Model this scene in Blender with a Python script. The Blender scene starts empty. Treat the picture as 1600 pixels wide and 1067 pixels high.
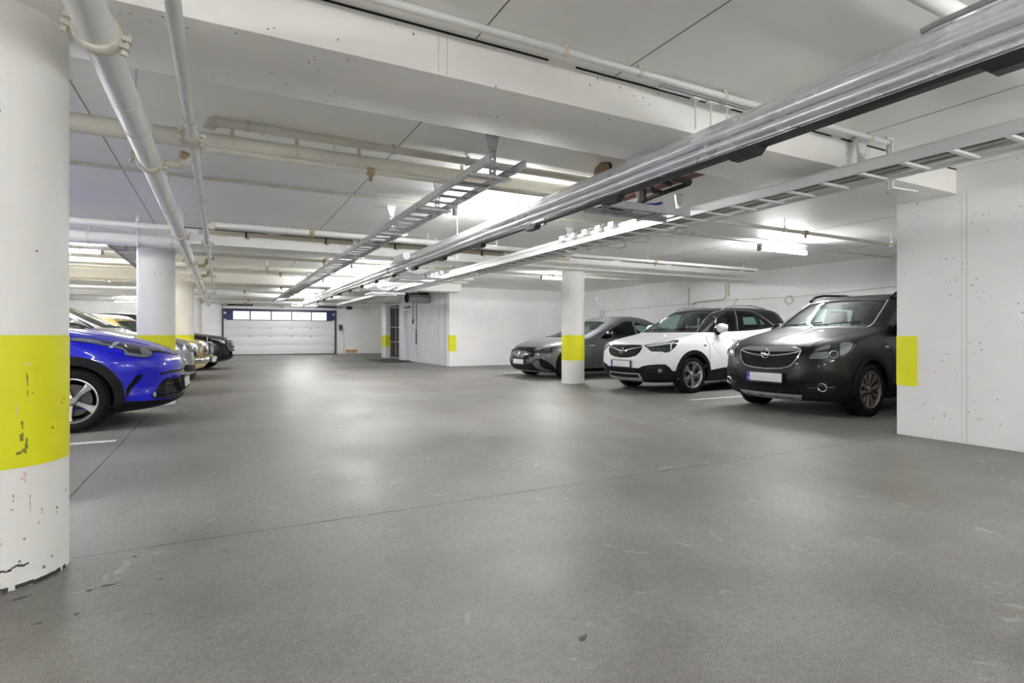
import bpy, bmesh, math, random
from mathutils import Vector, Matrix, geometry
random.seed(7)
SC = bpy.context.scene
COL = SC.collection
PI = math.pi

# ------------------------------------------------------------------ helpers
def link(o, parent=None):
    COL.objects.link(o)
    if parent is not None:
        o.parent = parent
    return o

def tag(o, label=None, cat=None, group=None, kind=None):
    if label: o['label'] = label
    if cat: o['category'] = cat
    if group: o['group'] = group
    if kind: o['kind'] = kind
    return o

def empty(name, loc=(0, 0, 0), rz=0.0, parent=None):
    o = bpy.data.objects.new(name, None)
    o.empty_display_size = .1
    o.location = loc
    o.rotation_euler = (0, 0, rz)
    return link(o, parent)

def kids(o):
    return [c for c in bpy.data.objects if c.parent is o]

def copy_tree(o, parent=None):
    c = o.copy()
    COL.objects.link(c)
    if parent is not None:
        c.parent = parent
    for ch in kids(o):
        copy_tree(ch, c)
    return c

class MB:
    """collects shapes, then becomes ONE mesh object"""
    def __init__(s):
        s.v = []; s.f = []; s.m = []; s.nrm = None
    def add(s, vs, fs, mi=0):
        b = len(s.v)
        s.v += [tuple(p) for p in vs]
        s.f += [tuple(b + i for i in f) for f in fs]
        s.m += [mi] * len(fs)
        return s
    def box(s, x0, x1, y0, y1, z0, z1, mi=0):
        return s.add([(x0,y0,z0),(x1,y0,z0),(x1,y1,z0),(x0,y1,z0),(x0,y0,z1),(x1,y0,z1),(x1,y1,z1),(x0,y1,z1)],
                     [(3,2,1,0),(4,5,6,7),(0,1,5,4),(1,2,6,5),(2,3,7,6),(3,0,4,7)], mi)
    def bbox(s, x0, x1, y0, y1, z0, z1, b=.01, mi=0):
        """box with chamfered edges"""
        bm = bmesh.new()
        bmesh.ops.create_cube(bm, size=1)
        for q in bm.verts:
            q.co = Vector(((x0+x1)/2 + q.co.x*(x1-x0), (y0+y1)/2 + q.co.y*(y1-y0), (z0+z1)/2 + q.co.z*(z1-z0)))
        bmesh.ops.bevel(bm, geom=list(bm.edges), offset=b, segments=2, affect='EDGES', profile=.6)
        bm.verts.index_update()
        s.add([q.co[:] for q in bm.verts], [[q.index for q in f.verts] for f in bm.faces], mi)
        bm.free()
        return s
    def obox(s, c, ax, ay, az, mi=0):
        """oriented box: centre and three half-axis vectors"""
        c = Vector(c); ax = Vector(ax); ay = Vector(ay); az = Vector(az)
        vs = [c + ax*i + ay*j + az*k for k in (-1,1) for (i,j) in ((-1,-1),(1,-1),(1,1),(-1,1))]
        return s.add(vs, [(3,2,1,0),(4,5,6,7),(0,1,5,4),(1,2,6,5),(2,3,7,6),(3,0,4,7)], mi)
    def bar(s, p, q, w, h, mi=0, up=(0,0,1)):
        p = Vector(p); q = Vector(q); d = (q-p)
        L = d.length; d.normalize()
        u = Vector(up); sd = d.cross(u)
        if sd.length < 1e-4: sd = Vector((1,0,0))
        sd.normalize(); u = sd.cross(d)
        return s.obox((p+q)/2, d*L/2, sd*w/2, u*h/2, mi)
    def tube(s, pts, r, n=12, mi=0, caps=True, radii=None):
        pts = [Vector(p) for p in pts]
        N = len(pts); b = len(s.v)
        u = None
        for i, p in enumerate(pts):
            if i == 0: d = pts[1]-p
            elif i == N-1: d = p-pts[i-1]
            else: d = (pts[i+1]-p).normalized() + (p-pts[i-1]).normalized()
            d.normalize()
            if u is None:
                u = Vector((0,0,1)) if abs(d.z) < .9 else Vector((1,0,0))
            u = (u - d*u.dot(d)).normalized()
            w = d.cross(u)
            rr = radii[i] if radii else r
            if 0 < i < N-1:
                cs = (pts[i+1]-p).normalized().dot((p-pts[i-1]).normalized())
            for k in range(n):
                a = 2*PI*k/n
                s.v.append(tuple(p + (u*math.cos(a) + w*math.sin(a))*rr))
        for i in range(N-1):
            for k in range(n):
                k2 = (k+1) % n
                s.f.append((b+i*n+k, b+i*n+k2, b+(i+1)*n+k2, b+(i+1)*n+k)); s.m.append(mi)
        if caps:
            s.f.append(tuple(b+k for k in reversed(range(n)))); s.m.append(mi)
            s.f.append(tuple(b+(N-1)*n+k for k in range(n))); s.m.append(mi)
        return s
    def lathe(s, prof, c=(0,0,0), axis='y', n=48, mi=0, a0=0.0, a1=2*PI, closed=False):
        """prof: list of (radius, axial)"""
        b = len(s.v); N = len(prof); full = abs(a1-a0-2*PI) < 1e-6
        steps = n if full else n+1
        for k in range(steps):
            a = a0 + (a1-a0)*k/n
            ca, sa = math.cos(a), math.sin(a)
            for (r, h) in prof:
                if axis == 'y': p = (c[0]+r*ca, c[1]+h, c[2]+r*sa)
                elif axis == 'z': p = (c[0]+r*ca, c[1]+r*sa, c[2]+h)
                else: p = (c[0]+h, c[1]+r*ca, c[2]+r*sa)
                s.v.append(p)
        M = N if closed else N-1
        for k in range(n):
            k2 = (k+1) % steps
            for i in range(M):
                j = (i+1) % N
                s.f.append((b+k*N+i, b+k*N+j, b+k2*N+j, b+k2*N+i)); s.m.append(mi)
        return s
    def prism(s, poly, fn, d0, d1, mi=0):
        """poly 2D outline, fn(a, b, depth) -> point"""
        n = len(poly)
        vs = [fn(a, b, d0) for a, b in poly] + [fn(a, b, d1) for a, b in poly]
        return s.add(vs, [tuple(range(n-1,-1,-1)), tuple(range(n, 2*n))] + [(i, (i+1) % n, n+(i+1) % n, n+i) for i in range(n)], mi)
    def build(s, name, mats, parent=None, smooth=35, loc=None, recalc=True):
        me = bpy.data.meshes.new(name)
        me.from_pydata(s.v, [], s.f)
        if not isinstance(mats, (list, tuple)): mats = [mats]
        for m in mats: me.materials.append(m)
        if len(mats) > 1:
            me.polygons.foreach_set('material_index', s.m)
        if recalc:
            bm = bmesh.new(); bm.from_mesh(me)
            bmesh.ops.recalc_face_normals(bm, faces=bm.faces)
            bm.to_mesh(me); bm.free()
        if smooth:
            me.polygons.foreach_set('use_smooth', [True]*len(me.polygons))
            if smooth < 179: me.set_sharp_from_angle(angle=math.radians(smooth))
        me.update()
        o = bpy.data.objects.new(name, me)
        if loc: o.location = loc
        return link(o, parent)

# ------------------------------------------------------------------ materials
def srgb(r, g=None, b=None):
    if g is None: g = b = r
    f = lambda c: (c/255/12.92) if c/255 <= .04045 else ((c/255+.055)/1.055)**2.4
    return (f(r), f(g), f(b), 1)

class NT:
    def __init__(s, name):
        s.mat = bpy.data.materials.new(name); s.mat.use_nodes = True
        s.t = s.mat.node_tree; s.n = s.t.nodes; s.l = s.t.links
        s.b = s.n['Principled BSDF']; s.out = s.n['Material Output']
    def new(s, typ, **kw):
        nd = s.n.new(typ)
        for k, v in kw.items():
            if k in nd.inputs.keys(): nd.inputs[k].default_value = v
            else: setattr(nd, k, v)
        return nd
    def link(s, a, b): s.l.new(a, b)
    def coords(s, scale=(1,1,1)):
        tc = s.new('ShaderNodeTexCoord'); mp = s.new('ShaderNodeMapping')
        mp.inputs['Scale'].default_value = scale
        s.link(tc.outputs['Object'], mp.inputs['Vector'])
        return mp.outputs['Vector']
    def noise(s, vec, scale, detail=3, rough=.55, dist=0):
        n = s.new('ShaderNodeTexNoise'); n.inputs['Scale'].default_value = scale
        n.inputs['Detail'].default_value = detail; n.inputs['Roughness'].default_value = rough
        n.inputs['Distortion'].default_value = dist
        s.link(vec, n.inputs['Vector']); return n.outputs['Fac']
    def ramp(s, fac, stops):
        r = s.new('ShaderNodeValToRGB')
        while len(r.color_ramp.elements) < len(stops): r.color_ramp.elements.new(.5)
        for e, (p, c) in zip(r.color_ramp.elements, stops):
            e.position = p; e.color = c if hasattr(c, '__len__') else (c, c, c, 1)
        s.link(fac, r.inputs['Fac']); return r.outputs['Color']
    def mix(s, fac, a, b, mode='MIX'):
        m = s.new('ShaderNodeMix', data_type='RGBA', blend_type=mode)
        for i, x in ((0, fac), (6, a), (7, b)):
            if hasattr(x, 'is_linked') or hasattr(x, 'links'): s.link(x, m.inputs[i])
            else: m.inputs[i].default_value = x
        return m.outputs[2]
    def math(s, op, a, b=None, clamp=False):
        m = s.new('ShaderNodeMath', operation=op, use_clamp=clamp)
        for i, x in ((0, a), (1, b)):
            if x is None: continue
            if hasattr(x, 'links'): s.link(x, m.inputs[i])
            else: m.inputs[i].default_value = x
        return m.outputs[0]
    def bump(s, h, strength=.2, dist=.01):
        b = s.new('ShaderNodeBump'); b.inputs['Strength'].default_value = strength
        b.inputs['Distance'].default_value = dist
        s.link(h, b.inputs['Height']); s.link(b.outputs['Normal'], s.b.inputs['Normal'])

def pmat(name, col, rough=.5, metal=0.0, coat=0.0, spec=.5, var=0.0, vscale=8.0, bump=0.0, bscale=60.0, coat_rough=.03):
    t = NT(name); b = t.b
    b.inputs['Base Color'].default_value = col
    b.inputs['Roughness'].default_value = rough
    b.inputs['Metallic'].default_value = metal
    b.inputs['Coat Weight'].default_value = coat
    b.inputs['Coat Roughness'].default_value = coat_rough
    b.inputs['Specular IOR Level'].default_value = spec
    if var or bump:
        v = t.coords()
        if var:
            n = t.noise(v, vscale, 4)
            lo = tuple(c*(1-var) for c in col[:3]) + (1,); hi = tuple(min(1, c*(1+var)) for c in col[:3]) + (1,)
            t.link(t.ramp(n, [(.3, lo), (.7, hi)]), b.inputs['Base Color'])
        if bump:
            t.bump(t.noise(v, bscale, 3), bump, .004)
    return t.mat

def concrete_paint(name, col, pits=True, bump=.15, stain=.06, rough=.55, form=0.0):
    """painted concrete: slight tone drift, small air holes, fine roughness"""
    t = NT(name); v = t.coords()
    n = t.noise(v, .9, 5, .6)
    lo = tuple(c*(1-stain) for c in col[:3])+(1,); hi = tuple(min(1, c*(1+stain*.5)) for c in col[:3])+(1,)
    c = t.ramp(n, [(.35, lo), (.65, hi)])
    h = t.noise(v, 45, 4, .6)
    if pits:
        wv = t.new('ShaderNodeVectorMath', operation='ADD')
        t.link(v, wv.inputs[0]); wv.inputs[1].default_value = (3.1, 1.7, .4)
        vo = t.new('ShaderNodeTexVoronoi', feature='F1'); vo.inputs['Scale'].default_value = 20
        t.link(wv.outputs[0], vo.inputs['Vector'])
        sel = t.math('LESS_THAN', vo.outputs['Distance'], t.math('MULTIPLY', t.noise(v, 7.3, 2), .23))
        clus = t.math('GREATER_THAN', t.noise(v, 3.4, 3, .6), .54)
        hole = t.math('MULTIPLY', sel, clus)
        c = t.mix(hole, c, (col[0]*.28, col[1]*.27, col[2]*.25, 1))
        h = t.math('SUBTRACT', h, t.math('MULTIPLY', hole, 1.5))
    t.link(c, t.b.inputs['Base Color'])
    t.b.inputs['Roughness'].default_value = rough
    t.bump(h, bump, .006)
    return t.mat

def emat(name, col, strength):
    t = NT(name)
    t.b.inputs['Base Color'].default_value = (.9, .9, .9, 1)
    t.b.inputs['Emission Color'].default_value = col
    t.b.inputs['Emission Strength'].default_value = strength
    return t.mat

def glass_mat(name, tint, refl=1.0, rough=.0):
    """thin tinted pane: see-through with a clear surface reflection"""
    t = NT(name)
    tr = t.new('ShaderNodeBsdfTransparent'); tr.inputs['Color'].default_value = tint
    gl = t.new('ShaderNodeBsdfGlossy'); gl.inputs['Roughness'].default_value = rough
    gl.inputs['Color'].default_value = (refl, refl, refl, 1)
    lw = t.new('ShaderNodeLayerWeight'); lw.inputs['Blend'].default_value = .5
    fr = t.math('ADD', t.math('MULTIPLY', t.math('POWER', lw.outputs['Facing'], 5), .6), .03)
    mx = t.new('ShaderNodeMixShader')
    t.link(fr, mx.inputs[0]); t.link(tr.outputs[0], mx.inputs[1]); t.link(gl.outputs[0], mx.inputs[2])
    t.link(mx.outputs[0], t.out.inputs['Surface'])
    return t.mat

M = {}
WHITE = srgb(226, 226, 222)
M['wall'] = concrete_paint('wall_paint', srgb(238, 238, 238))
M['wall_near'] = concrete_paint('wall_paint_toned_down', srgb(224, 224, 224))  # same wall paint, darkened to offset the strong lamp light on the near wall
M['ceiling'] = concrete_paint('ceiling_paint', srgb(244, 244, 241), pits=False, bump=.06, stain=.03)
M['beam'] = concrete_paint('beam_paint', srgb(240, 239, 235), bump=.12, stain=.04)
M['column'] = concrete_paint('column_paint', srgb(230, 229, 225), stain=.05)
M['yellow'] = concrete_paint('yellow_band_paint', srgb(222, 222, 2), stain=.08)
M['joint'] = pmat('dark_joint', srgb(64, 62, 58), .9)
M['ceil_joint'] = pmat('ceiling_joint', srgb(96, 95, 92), .9)
M['gap'] = pmat('dark_gap', srgb(26, 25, 24), .95)
M['pipe'] = pmat('white_painted_pipe', srgb(222, 222, 220), .32, var=.04, vscale=3)
M['pipe_dusty'] = pmat('dusty_white_pipe', srgb(212, 210, 200), .5, var=.07, vscale=4, bump=.1, bscale=40)
M['clamp'] = pmat('cream_coupling_paint', srgb(206, 203, 190), .6, var=.12, vscale=30, bump=.3, bscale=60)
M['rust'] = pmat('tan_fitting', srgb(168, 148, 118), .6, var=.25, vscale=25)
M['galv'] = pmat('galvanised_steel', srgb(204, 206, 208), .42, .35, var=.15, vscale=12)
M['galv_dark'] = pmat('dull_galvanised_steel', srgb(158, 161, 164), .5, .3, var=.15, vscale=12)
M['tray_white'] = pmat('white_tray_steel', srgb(220, 222, 222), .4, .1)
M['cable'] = pmat('pale_grey_cable', srgb(190, 188, 180), .55)
M['black'] = pmat('black_steel', srgb(22, 22, 26), .45)
M['rubber'] = pmat('black_rubber', srgb(24, 24, 25), .75)
M['redpaint'] = pmat('red_brown_primer', srgb(112, 66, 60), .7, var=.2, vscale=10)
M['socket'] = pmat('white_plastic', srgb(236, 236, 236), .35)
M['housing'] = pmat('lamp_housing_white', srgb(225, 225, 225), .4)
M['tube'] = emat('fluorescent_tube_lit', (1, .998, .995, 1), 36)
M['tube_soft'] = emat('fluorescent_tube_lit_dim', (1, .995, .985, 1), 22)
M['tube_strong'] = emat('fluorescent_tube_lit_boosted', (1, .998, .995, 1), 62)  # output raised above the other tubes to brighten the walls behind
M['door_dark'] = pmat('dark_grey_rail', srgb(58, 60, 68), .5)
M['daylight'] = emat('daylit_frosted_pane', (.95, .98, 1, 1), .2)
M['door_white'] = pmat('white_door_panel', srgb(224, 225, 226), .4, bump=.08, bscale=90)
M['door_blue'] = pmat('dark_blue_door_frame', srgb(44, 50, 92), .4)
M['door_grey'] = pmat('grey_door_face', srgb(214, 217, 222), .4)
M['grey'] = pmat('mid_grey_plastic', srgb(110, 112, 116), .5)
M['mesh_dark'] = pmat('dark_mesh_gate', srgb(44, 46, 52), .5)
M['wood'] = pmat('raw_wood', srgb(190, 150, 108), .6, var=.2, vscale=6)
M['mat_dark'] = pmat('dark_doormat_fibre', srgb(70, 72, 74), .95, bump=.5, bscale=300)
M['line'] = pmat('worn_white_floor_paint', srgb(212, 212, 208), .6, var=.12, vscale=20)

def foil_mat():
    t = NT('crinkled_aluminium_foil'); v = t.coords((1, .12, 1))
    n1 = t.noise(v, 34, 4, .6, .4)
    n2 = t.noise(t.coords((1, 1, 1)), 1.6, 3)
    wr = t.noise(t.coords((1, 1, 1)), 70, 5, .7, 1.5)
    t.b.inputs['Metallic'].default_value = .55
    t.link(t.ramp(n1, [(.3, srgb(206, 207, 210)), (.7, srgb(240, 240, 243))]), t.b.inputs['Base Color'])
    t.link(t.ramp(n2, [(.3, .24), (.7, .4)]), t.b.inputs['Roughness'])
    sl = t.new('ShaderNodeSeparateColor'); t.link(t.ramp(n2, [(.5, 0.0), (.68, 1.0)]), sl.inputs[0])
    sel = t.math('MULTIPLY', wr, t.math('MULTIPLY', sl.outputs[0], .8))
    t.bump(t.math('ADD', t.math('MULTIPLY', n1, .35), sel), .2, .008)
    return t.mat
M['foil'] = foil_mat()

def floor_mat():
    t = NT('worn_concrete_floor'); v = t.coords()
    big = t.noise(v, .35, 5, .6, .4)
    mid = t.noise(v, 1.7, 6, .65, .3)
    fine = t.noise(v, 150, 5, .8)
    grit = t.noise(v, 34, 5, .7)
    c = t.ramp(big, [(.32, srgb(124, 122, 119)), (.66, srgb(178, 177, 176))])
    c = t.mix(.42, c, t.ramp(mid, [(.32, srgb(110, 107, 103)), (.68, srgb(178, 177, 176))]))
    c = t.mix(.6, c, t.ramp(fine, [(.36, srgb(60, 58, 55)), (.64, srgb(204, 202, 198))]), 'OVERLAY')
    c = t.mix(.3, c, t.ramp(grit, [(.36, srgb(84, 82, 79)), (.64, srgb(178, 177, 174))]), 'OVERLAY')
    # small oil drops and scattered dark spots
    vo = t.new('ShaderNodeTexVoronoi', feature='F1'); vo.inputs['Scale'].default_value = 1.5
    wob = t.new('ShaderNodeVectorMath', operation='ADD'); wn = t.new('ShaderNodeTexNoise')
    wn.inputs['Scale'].default_value = 9; wn.inputs['Detail'].default_value = 3
    t.link(v, wn.inputs['Vector'])
    sc = t.new('ShaderNodeVectorMath', operation='SCALE'); sc.inputs['Scale'].default_value = .09
    t.link(wn.outputs['Color'], sc.inputs[0]); t.link(v, wob.inputs[0]); t.link(sc.outputs[0], wob.inputs[1])
    t.link(wob.outputs[0], vo.inputs['Vector'])
    spot = t.math('LESS_THAN', vo.outputs['Distance'], .042)
    keep = t.math('GREATER_THAN', t.noise(v, 1.1, 1), .56)
    c = t.mix(t.math('MULTIPLY', t.math('MULTIPLY', spot, keep), .6), c, srgb(62, 60, 56))
    # pale worn scuffs
    sc2 = t.noise(v, 3.2, 8, .75, 1.2)
    c = t.mix(t.math('MULTIPLY', t.math('GREATER_THAN', sc2, .63), .22), c, srgb(206, 206, 206))
    # browner dirt trails along the lane
    st = t.coords((1.0, .22, 1))
    dirt = t.ramp(t.noise(st, 1.3, 5, .6, .5), [(.48, 0.0), (.66, 1.0)])
    dd = t.new('ShaderNodeSeparateColor'); t.link(dirt, dd.inputs[0])
    c = t.mix(t.math('MULTIPLY', dd.outputs[0], .3), c, srgb(104, 98, 91))
    t.link(c, t.b.inputs['Base Color'])
    rr = t.ramp(mid, [(.3, .42), (.7, .6)])
    t.link(rr, t.b.inputs['Roughness'])
    t.b.inputs['Specular IOR Level'].default_value = .4
    t.bump(fine, .06, .003)
    return t.mat
M['floor'] = floor_mat()
# ------------------------------------------------------------------ the setting
CEIL, BEAMZ = 2.67, 2.43
XL, XR, YN, YF = -6.4, 12.1, -7.5, 32.3

def struct(o, label, cat):
    return tag(o, label, cat, kind='structure')

def stain(x, y, r, k=.35, n=22):
    a0 = random.random()*6; ps = []
    for i in range(n):
        a = 2*PI*i/n; q = r*(1 + k*math.sin(2*a+a0) + k*.7*math.sin(5*a+a0*2) + random.uniform(-k, k)*.4)
        ps.append((x+q*math.cos(a), y+q*math.sin(a)*.8, .0011))
    f.add(ps, [tuple(range(n))], 2)
f = MB()
f.box(XL-.3, XR+.3, YN-.3, YF+.3, -.25, 0, 0)
def crack(x0, y0, x1, y1, w=.006):
    """expansion joint that wanders slightly"""
    n = 40; px, py = x0, y0
    L = math.hypot(x1-x0, y1-y0); ux, uy = (x1-x0)/L, (y1-y0)/L
    off = 0
    for i in range(1, n+1):
        off += random.uniform(-.002, .002)
        qx = x0 + (x1-x0)*i/n - uy*off; qy = y0 + (y1-y0)*i/n + ux*off
        ww = w*random.uniform(.6, 1.2)
        f.add([(px-uy*ww/2, py+ux*ww/2, .0012), (px+uy*ww/2, py-ux*ww/2, .0012), (qx+uy*ww/2, qy-ux*ww/2, .0012), (qx-uy*ww/2, qy+ux*ww/2, .0012)], [(0,1,2,3)], 1)
        px, py = qx, qy
crack(-.62, 3.27, 6.3, 3.25, .007); crack(-6.4, 3.3, -1.1, 3.28)
for yy in (10.0, 16.8, 23.6): crack(-.6, yy, 6.6, yy)
crack(-.87, 3.5, -.87, 9.7, .009); crack(-.87, 10.3, -.87, 16.5); crack(-.87, -4, -.87, 2.9)
for (x, y, r) in ((1.11, 1.59, .017), (-.42, 2.85, .018), (-.48, 2.83, .014), (-.23, 2.82, .009), (-.48, 2.61, .012), (-.59, 2.59, .010), (-.36, 3.16, .012), (-.23, 2.48, .006), (-.71, 2.87, .02), (.02, 3.05, .009),
    (1.3, 2.53, .008), (2.6, 4.2, .008), (.9, 5.1, .012), (3.9, 4.4, .014), (1.9, 7.2, .02), (.3, 6.1, .016), (4.8, 5.6, .018), (5.5, 4.0, .01)):
    stain(x, y, r)
    if r > .011: stain(x+r*1.4, y+r*.9, r*.3)
fl = f.build('floor', [M['floor'], M['joint'], pmat('oil_spot', srgb(74, 72, 69), .7)], smooth=0, recalc=False)
struct(fl, 'grey worn concrete floor of the car park with fine cracks', 'floor')

c = MB()
c.box(XL-.3, XR+.3, YN-.3, YF+.3, CEIL, CEIL+.25, 0)
BEAMS = [(-4.05, -3.38), (2.79, 3.46), (9.66, 10.33), (16.45, 17.12), (23.25, 23.92)]
def ceil_joint(x, y0, y1, w=.006):
    c.box(x-w/2, x+w/2, y0, y1, CEIL-.0015, CEIL+.01, 1)
for x in (1.235, 2.185, -.85, 4.6, 7.2): ceil_joint(x, -3.3, 2.78)
for x in (-.85, 1.35, 3.75, 5.95, 8.14, 10.4): ceil_joint(x, 3.47, 9.65)
for x in (-3.2, -.9, 1.45, 3.8, 6.1, 8.5): ceil_joint(x, 10.34, 16.4)
for x in (-3.2, -.9, 1.45, 3.8): ceil_joint(x, 17.2, 23.2)
ce = c.build('ceiling', [M['ceiling'], M['ceil_joint']], smooth=0, recalc=False)
struct(ce, 'off-white ceiling of concrete slabs with thin joints', 'ceiling')

BL = ['off-white concrete beam behind the viewpoint', 'off-white concrete beam from the nearest column to the end of the right wall',
      'off-white concrete beam over the free-standing right column', 'off-white concrete beam over the third column of the left row',
      'off-white concrete beam over the fourth column, nearest the garage door']
for i, (y0, y1) in enumerate(BEAMS):
    b = MB(); x1 = XR if i < 3 else 6.8
    b.bbox(XL, x1, y0, y1, BEAMZ, CEIL+.02, .008)
    if i in (1, 2):       # dark gap between the beam and the slabs resting on it, mortar in places
        x = XL+.2
        while x < x1-.3:
            L = random.uniform(.8, 1.5)
            b.box(x, min(x+L, x1-.1), y0-.002, y0+.02, CEIL-.012, CEIL-.0005, 1)
            x += L + random.uniform(.12, .22)
    if i == 1:            # casting seams on the front face
        for xx in (1.02, 1.07, 3.22): b.box(xx, xx+.004, y0-.0015, y0+.01, BEAMZ+.01, CEIL-.03, 2)
    o = b.build('ceiling_beam', [M['beam'], M['gap'], M['clamp']])
    struct(o, BL[i], 'beam')

# walls
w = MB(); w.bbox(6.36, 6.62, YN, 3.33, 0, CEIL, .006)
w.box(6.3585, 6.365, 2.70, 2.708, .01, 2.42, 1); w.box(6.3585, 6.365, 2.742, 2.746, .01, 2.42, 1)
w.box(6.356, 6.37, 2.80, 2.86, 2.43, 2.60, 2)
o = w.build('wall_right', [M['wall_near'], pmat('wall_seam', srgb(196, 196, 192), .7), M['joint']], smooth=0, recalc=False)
struct(o, 'white concrete wall at the right edge with a yellow square at its end', 'wall')
b = MB(); b.box(6.358, 6.622, 3.13, 3.332, .52, 1.04)
b.build('painted_band', M['yellow'], o, smooth=0)
w = MB(); w.box(6.62, XR, 2.95, 3.2, 0, CEIL)
struct(w.build('wall_bay_side', M['wall'], smooth=0), 'white wall closing the parking bay beside the dark brown car', 'wall')
w = MB(); w.box(XR, XR+.25, 3.0, 17.6, 0, CEIL)
o = w.build('wall_back', M['wall'], smooth=0)
struct(o, 'white wall behind the three cars on the right', 'wall')
w = MB(); w.box(6.8, XR+.2, 17.5, 17.75, 0, CEIL)
o = w.build('wall_core_front', M['wall'], smooth=0)
struct(o, 'white wall beyond the grey saloon with a yellow square at its edge', 'wall')
b = MB(); b.box(6.797, 7.04, 17.497, 17.6, .50, 1.05); b.build('painted_band', M['yellow'], o, smooth=0)
w = MB()
w.box(6.8, 7.05, 17.75, 21.75, 0, CEIL); w.box(6.8, 7.05, 22.75, 23.45, 0, CEIL); w.box(6.8, 7.05, 21.75, 22.75, 2.12, CEIL)
w.box(6.8, 7.05, 23.45, 25.3, 2.35, CEIL)
for yy in (17.9, 18.55, 20.95): w.box(6.797, 6.81, yy, yy+.015, .02, 2.6, 1)
o = w.build('wall_core_side', [pmat('pale_concrete', srgb(214, 217, 222), .5, var=.07, vscale=2.2, bump=.1), M['grey']], smooth=0, recalc=False)
struct(o, 'pale grey concrete wall with a white door, beside the aisle', 'wall')
w = MB(); w.bbox(6.72, 7.05, 25.3, 26.1, 0, CEIL, .01)
o = w.build('pillar', M['column'])
struct(o, 'slim white pillar with a yellow band, at the far end of the stair wall', 'pillar')
b = MB(); b.box(6.717, 7.053, 25.297, 26.103, .52, 1.05); b.build('painted_band', M['yellow'], o, smooth=0)
w = MB(); w.box(7.05, 9.2, 26.0, 26.2, 0, CEIL); w.box(9.0, 9.2, 20, 32.4, 0, CEIL); w.box(7.05, 9.0, 20.6, 20.8, 0, CEIL)
struct(w.build('wall_store', M['wall'], smooth=0), 'white walls of the store room behind the dark mesh gate', 'wall')
w = MB()
w.box(XL-.3, .10, YF, YF+.25, 0, CEIL); w.box(5.68, 9.2, YF, YF+.25, 0, CEIL); w.box(.10, 5.68, YF, YF+.25, 2.405, CEIL)
o = w.build('wall_end', M['wall'], smooth=0)
struct(o, 'white end wall around the garage door', 'wall')
b = MB(); b.box(6.3, 6.9, YF-.04, YF, .05, .22); b.build('kick_board', M['wood'], o, smooth=0)
w = MB(); w.box(XL-.25, XL, YN, YF+.2, 0, CEIL)
struct(w.build('wall_left', M['wall'], smooth=0), 'white wall behind the cars on the left', 'wall')
w = MB(); w.box(XL-.2, 6.6, YN-.25, YN, 0, CEIL)
struct(w.build('wall_rear', M['wall'], smooth=0), 'white wall behind the viewpoint', 'wall')

# round columns
CL = ['thick round white column with a yellow band, nearest the viewpoint at the left edge',
      'round white column with a yellow band between the blue car and the silver car',
      'round white column with a yellow band beyond the yellow saloon',
      'round white column nearest the garage door, half hidden behind the others',
      'round white column with a yellow band in front of the grey saloon']
for i, (x, y) in enumerate([(-.87, 3.2), (-.87, 10.0), (-.87, 16.8), (-.87, 23.6), (6.86, 10.2)]):
    m = MB(); m.lathe([(0, 0), (.25, 0), (.25, .5), (.25, 1.05), (.25, BEAMZ+.01)], axis='z', n=72)
    m.box(-.2515, -.2, -.003, .003, .02, BEAMZ, 0)
    if i == 0:
        # chipped foot: broken rim of render with dark gaps
        for k in range(26):
            a = -2.2 + k*.083
            if random.random() < .75:
                m.obox((.251*math.cos(a), .251*math.sin(a), .008+.004*random.random()), (-.006*math.sin(a)*1.6, .006*math.cos(a)*1.6, 0), (.003*math.cos(a), .003*math.sin(a), 0), (0, 0, .008), 1)
        for k in range(15):
            a = -1.55 + k*.045
            m.obox((.2505*math.cos(a), .2505*math.sin(a), .075+.005*math.sin(k*1.3)+k*.0016), (-.0065*math.sin(a), .0065*math.cos(a), .001), (.0012*math.cos(a), .0012*math.sin(a), 0), (0, 0, .002+.003*random.random()), 1)
    o = m.build('column', [M['column'], M['joint']], loc=(x, y, 0))
    struct(o, CL[i], 'column')
    b = MB(); b.lathe([(.2512, .5), (.2518, .51), (.2518, 1.04), (.2512, 1.05)], axis='z', n=72)
    bo = b.build('painted_band', M['yellow'], o)
    if i == 0:
        s = MB()      # scuffs left by tyres and bumpers
        for (a, z, da, dz, mi) in [(-.98,.62,.05,.02,0),(-.93,.60,.03,.035,0),(-.99,.66,.02,.03,0),(-1.0,.57,.07,.012,0),(-.92,.84,.012,.05,0),(-.95,.93,.02,.004,1),(-.9,.93,.04,.005,1),(-1.05,.73,.012,.03,1),
                                   (-.96,.47,.04,.01,2),(-.99,.455,.03,.008,2),(-.94,.44,.02,.012,2),(-.88,.36,.006,.04,3),(-1.1,.38,.012,.012,0),(-1.12,.33,.02,.004,0),(-.75,.25,.01,.008,0),(-1.5,.12,.03,.003,0),(-.7,.3,.012,.01,0),(-1.25,.2,.008,.006,0),(-1.35,.31,.006,.005,0)]:
            for q in range(5):
                aa = a + random.uniform(-da, da)*.6; zz = z + random.uniform(-dz, dz)
                s.obox((.2522*math.cos(aa), .2522*math.sin(aa), zz), (-.25*da*.4*math.sin(aa), .25*da*.4*math.cos(aa), 0), (.0006*math.cos(aa), .0006*math.sin(aa), 0), (0, 0, max(.0015, dz*.25)), mi)
        s.build('scuff_marks', [pmat('rubber_scuff', srgb(120, 118, 60), .8), pmat('pale_scrape', srgb(220, 220, 190), .7), pmat('reddish_scrape', srgb(214, 190, 186), .7), pmat('grey_scrape', srgb(150, 148, 142), .8)], o)

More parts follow.
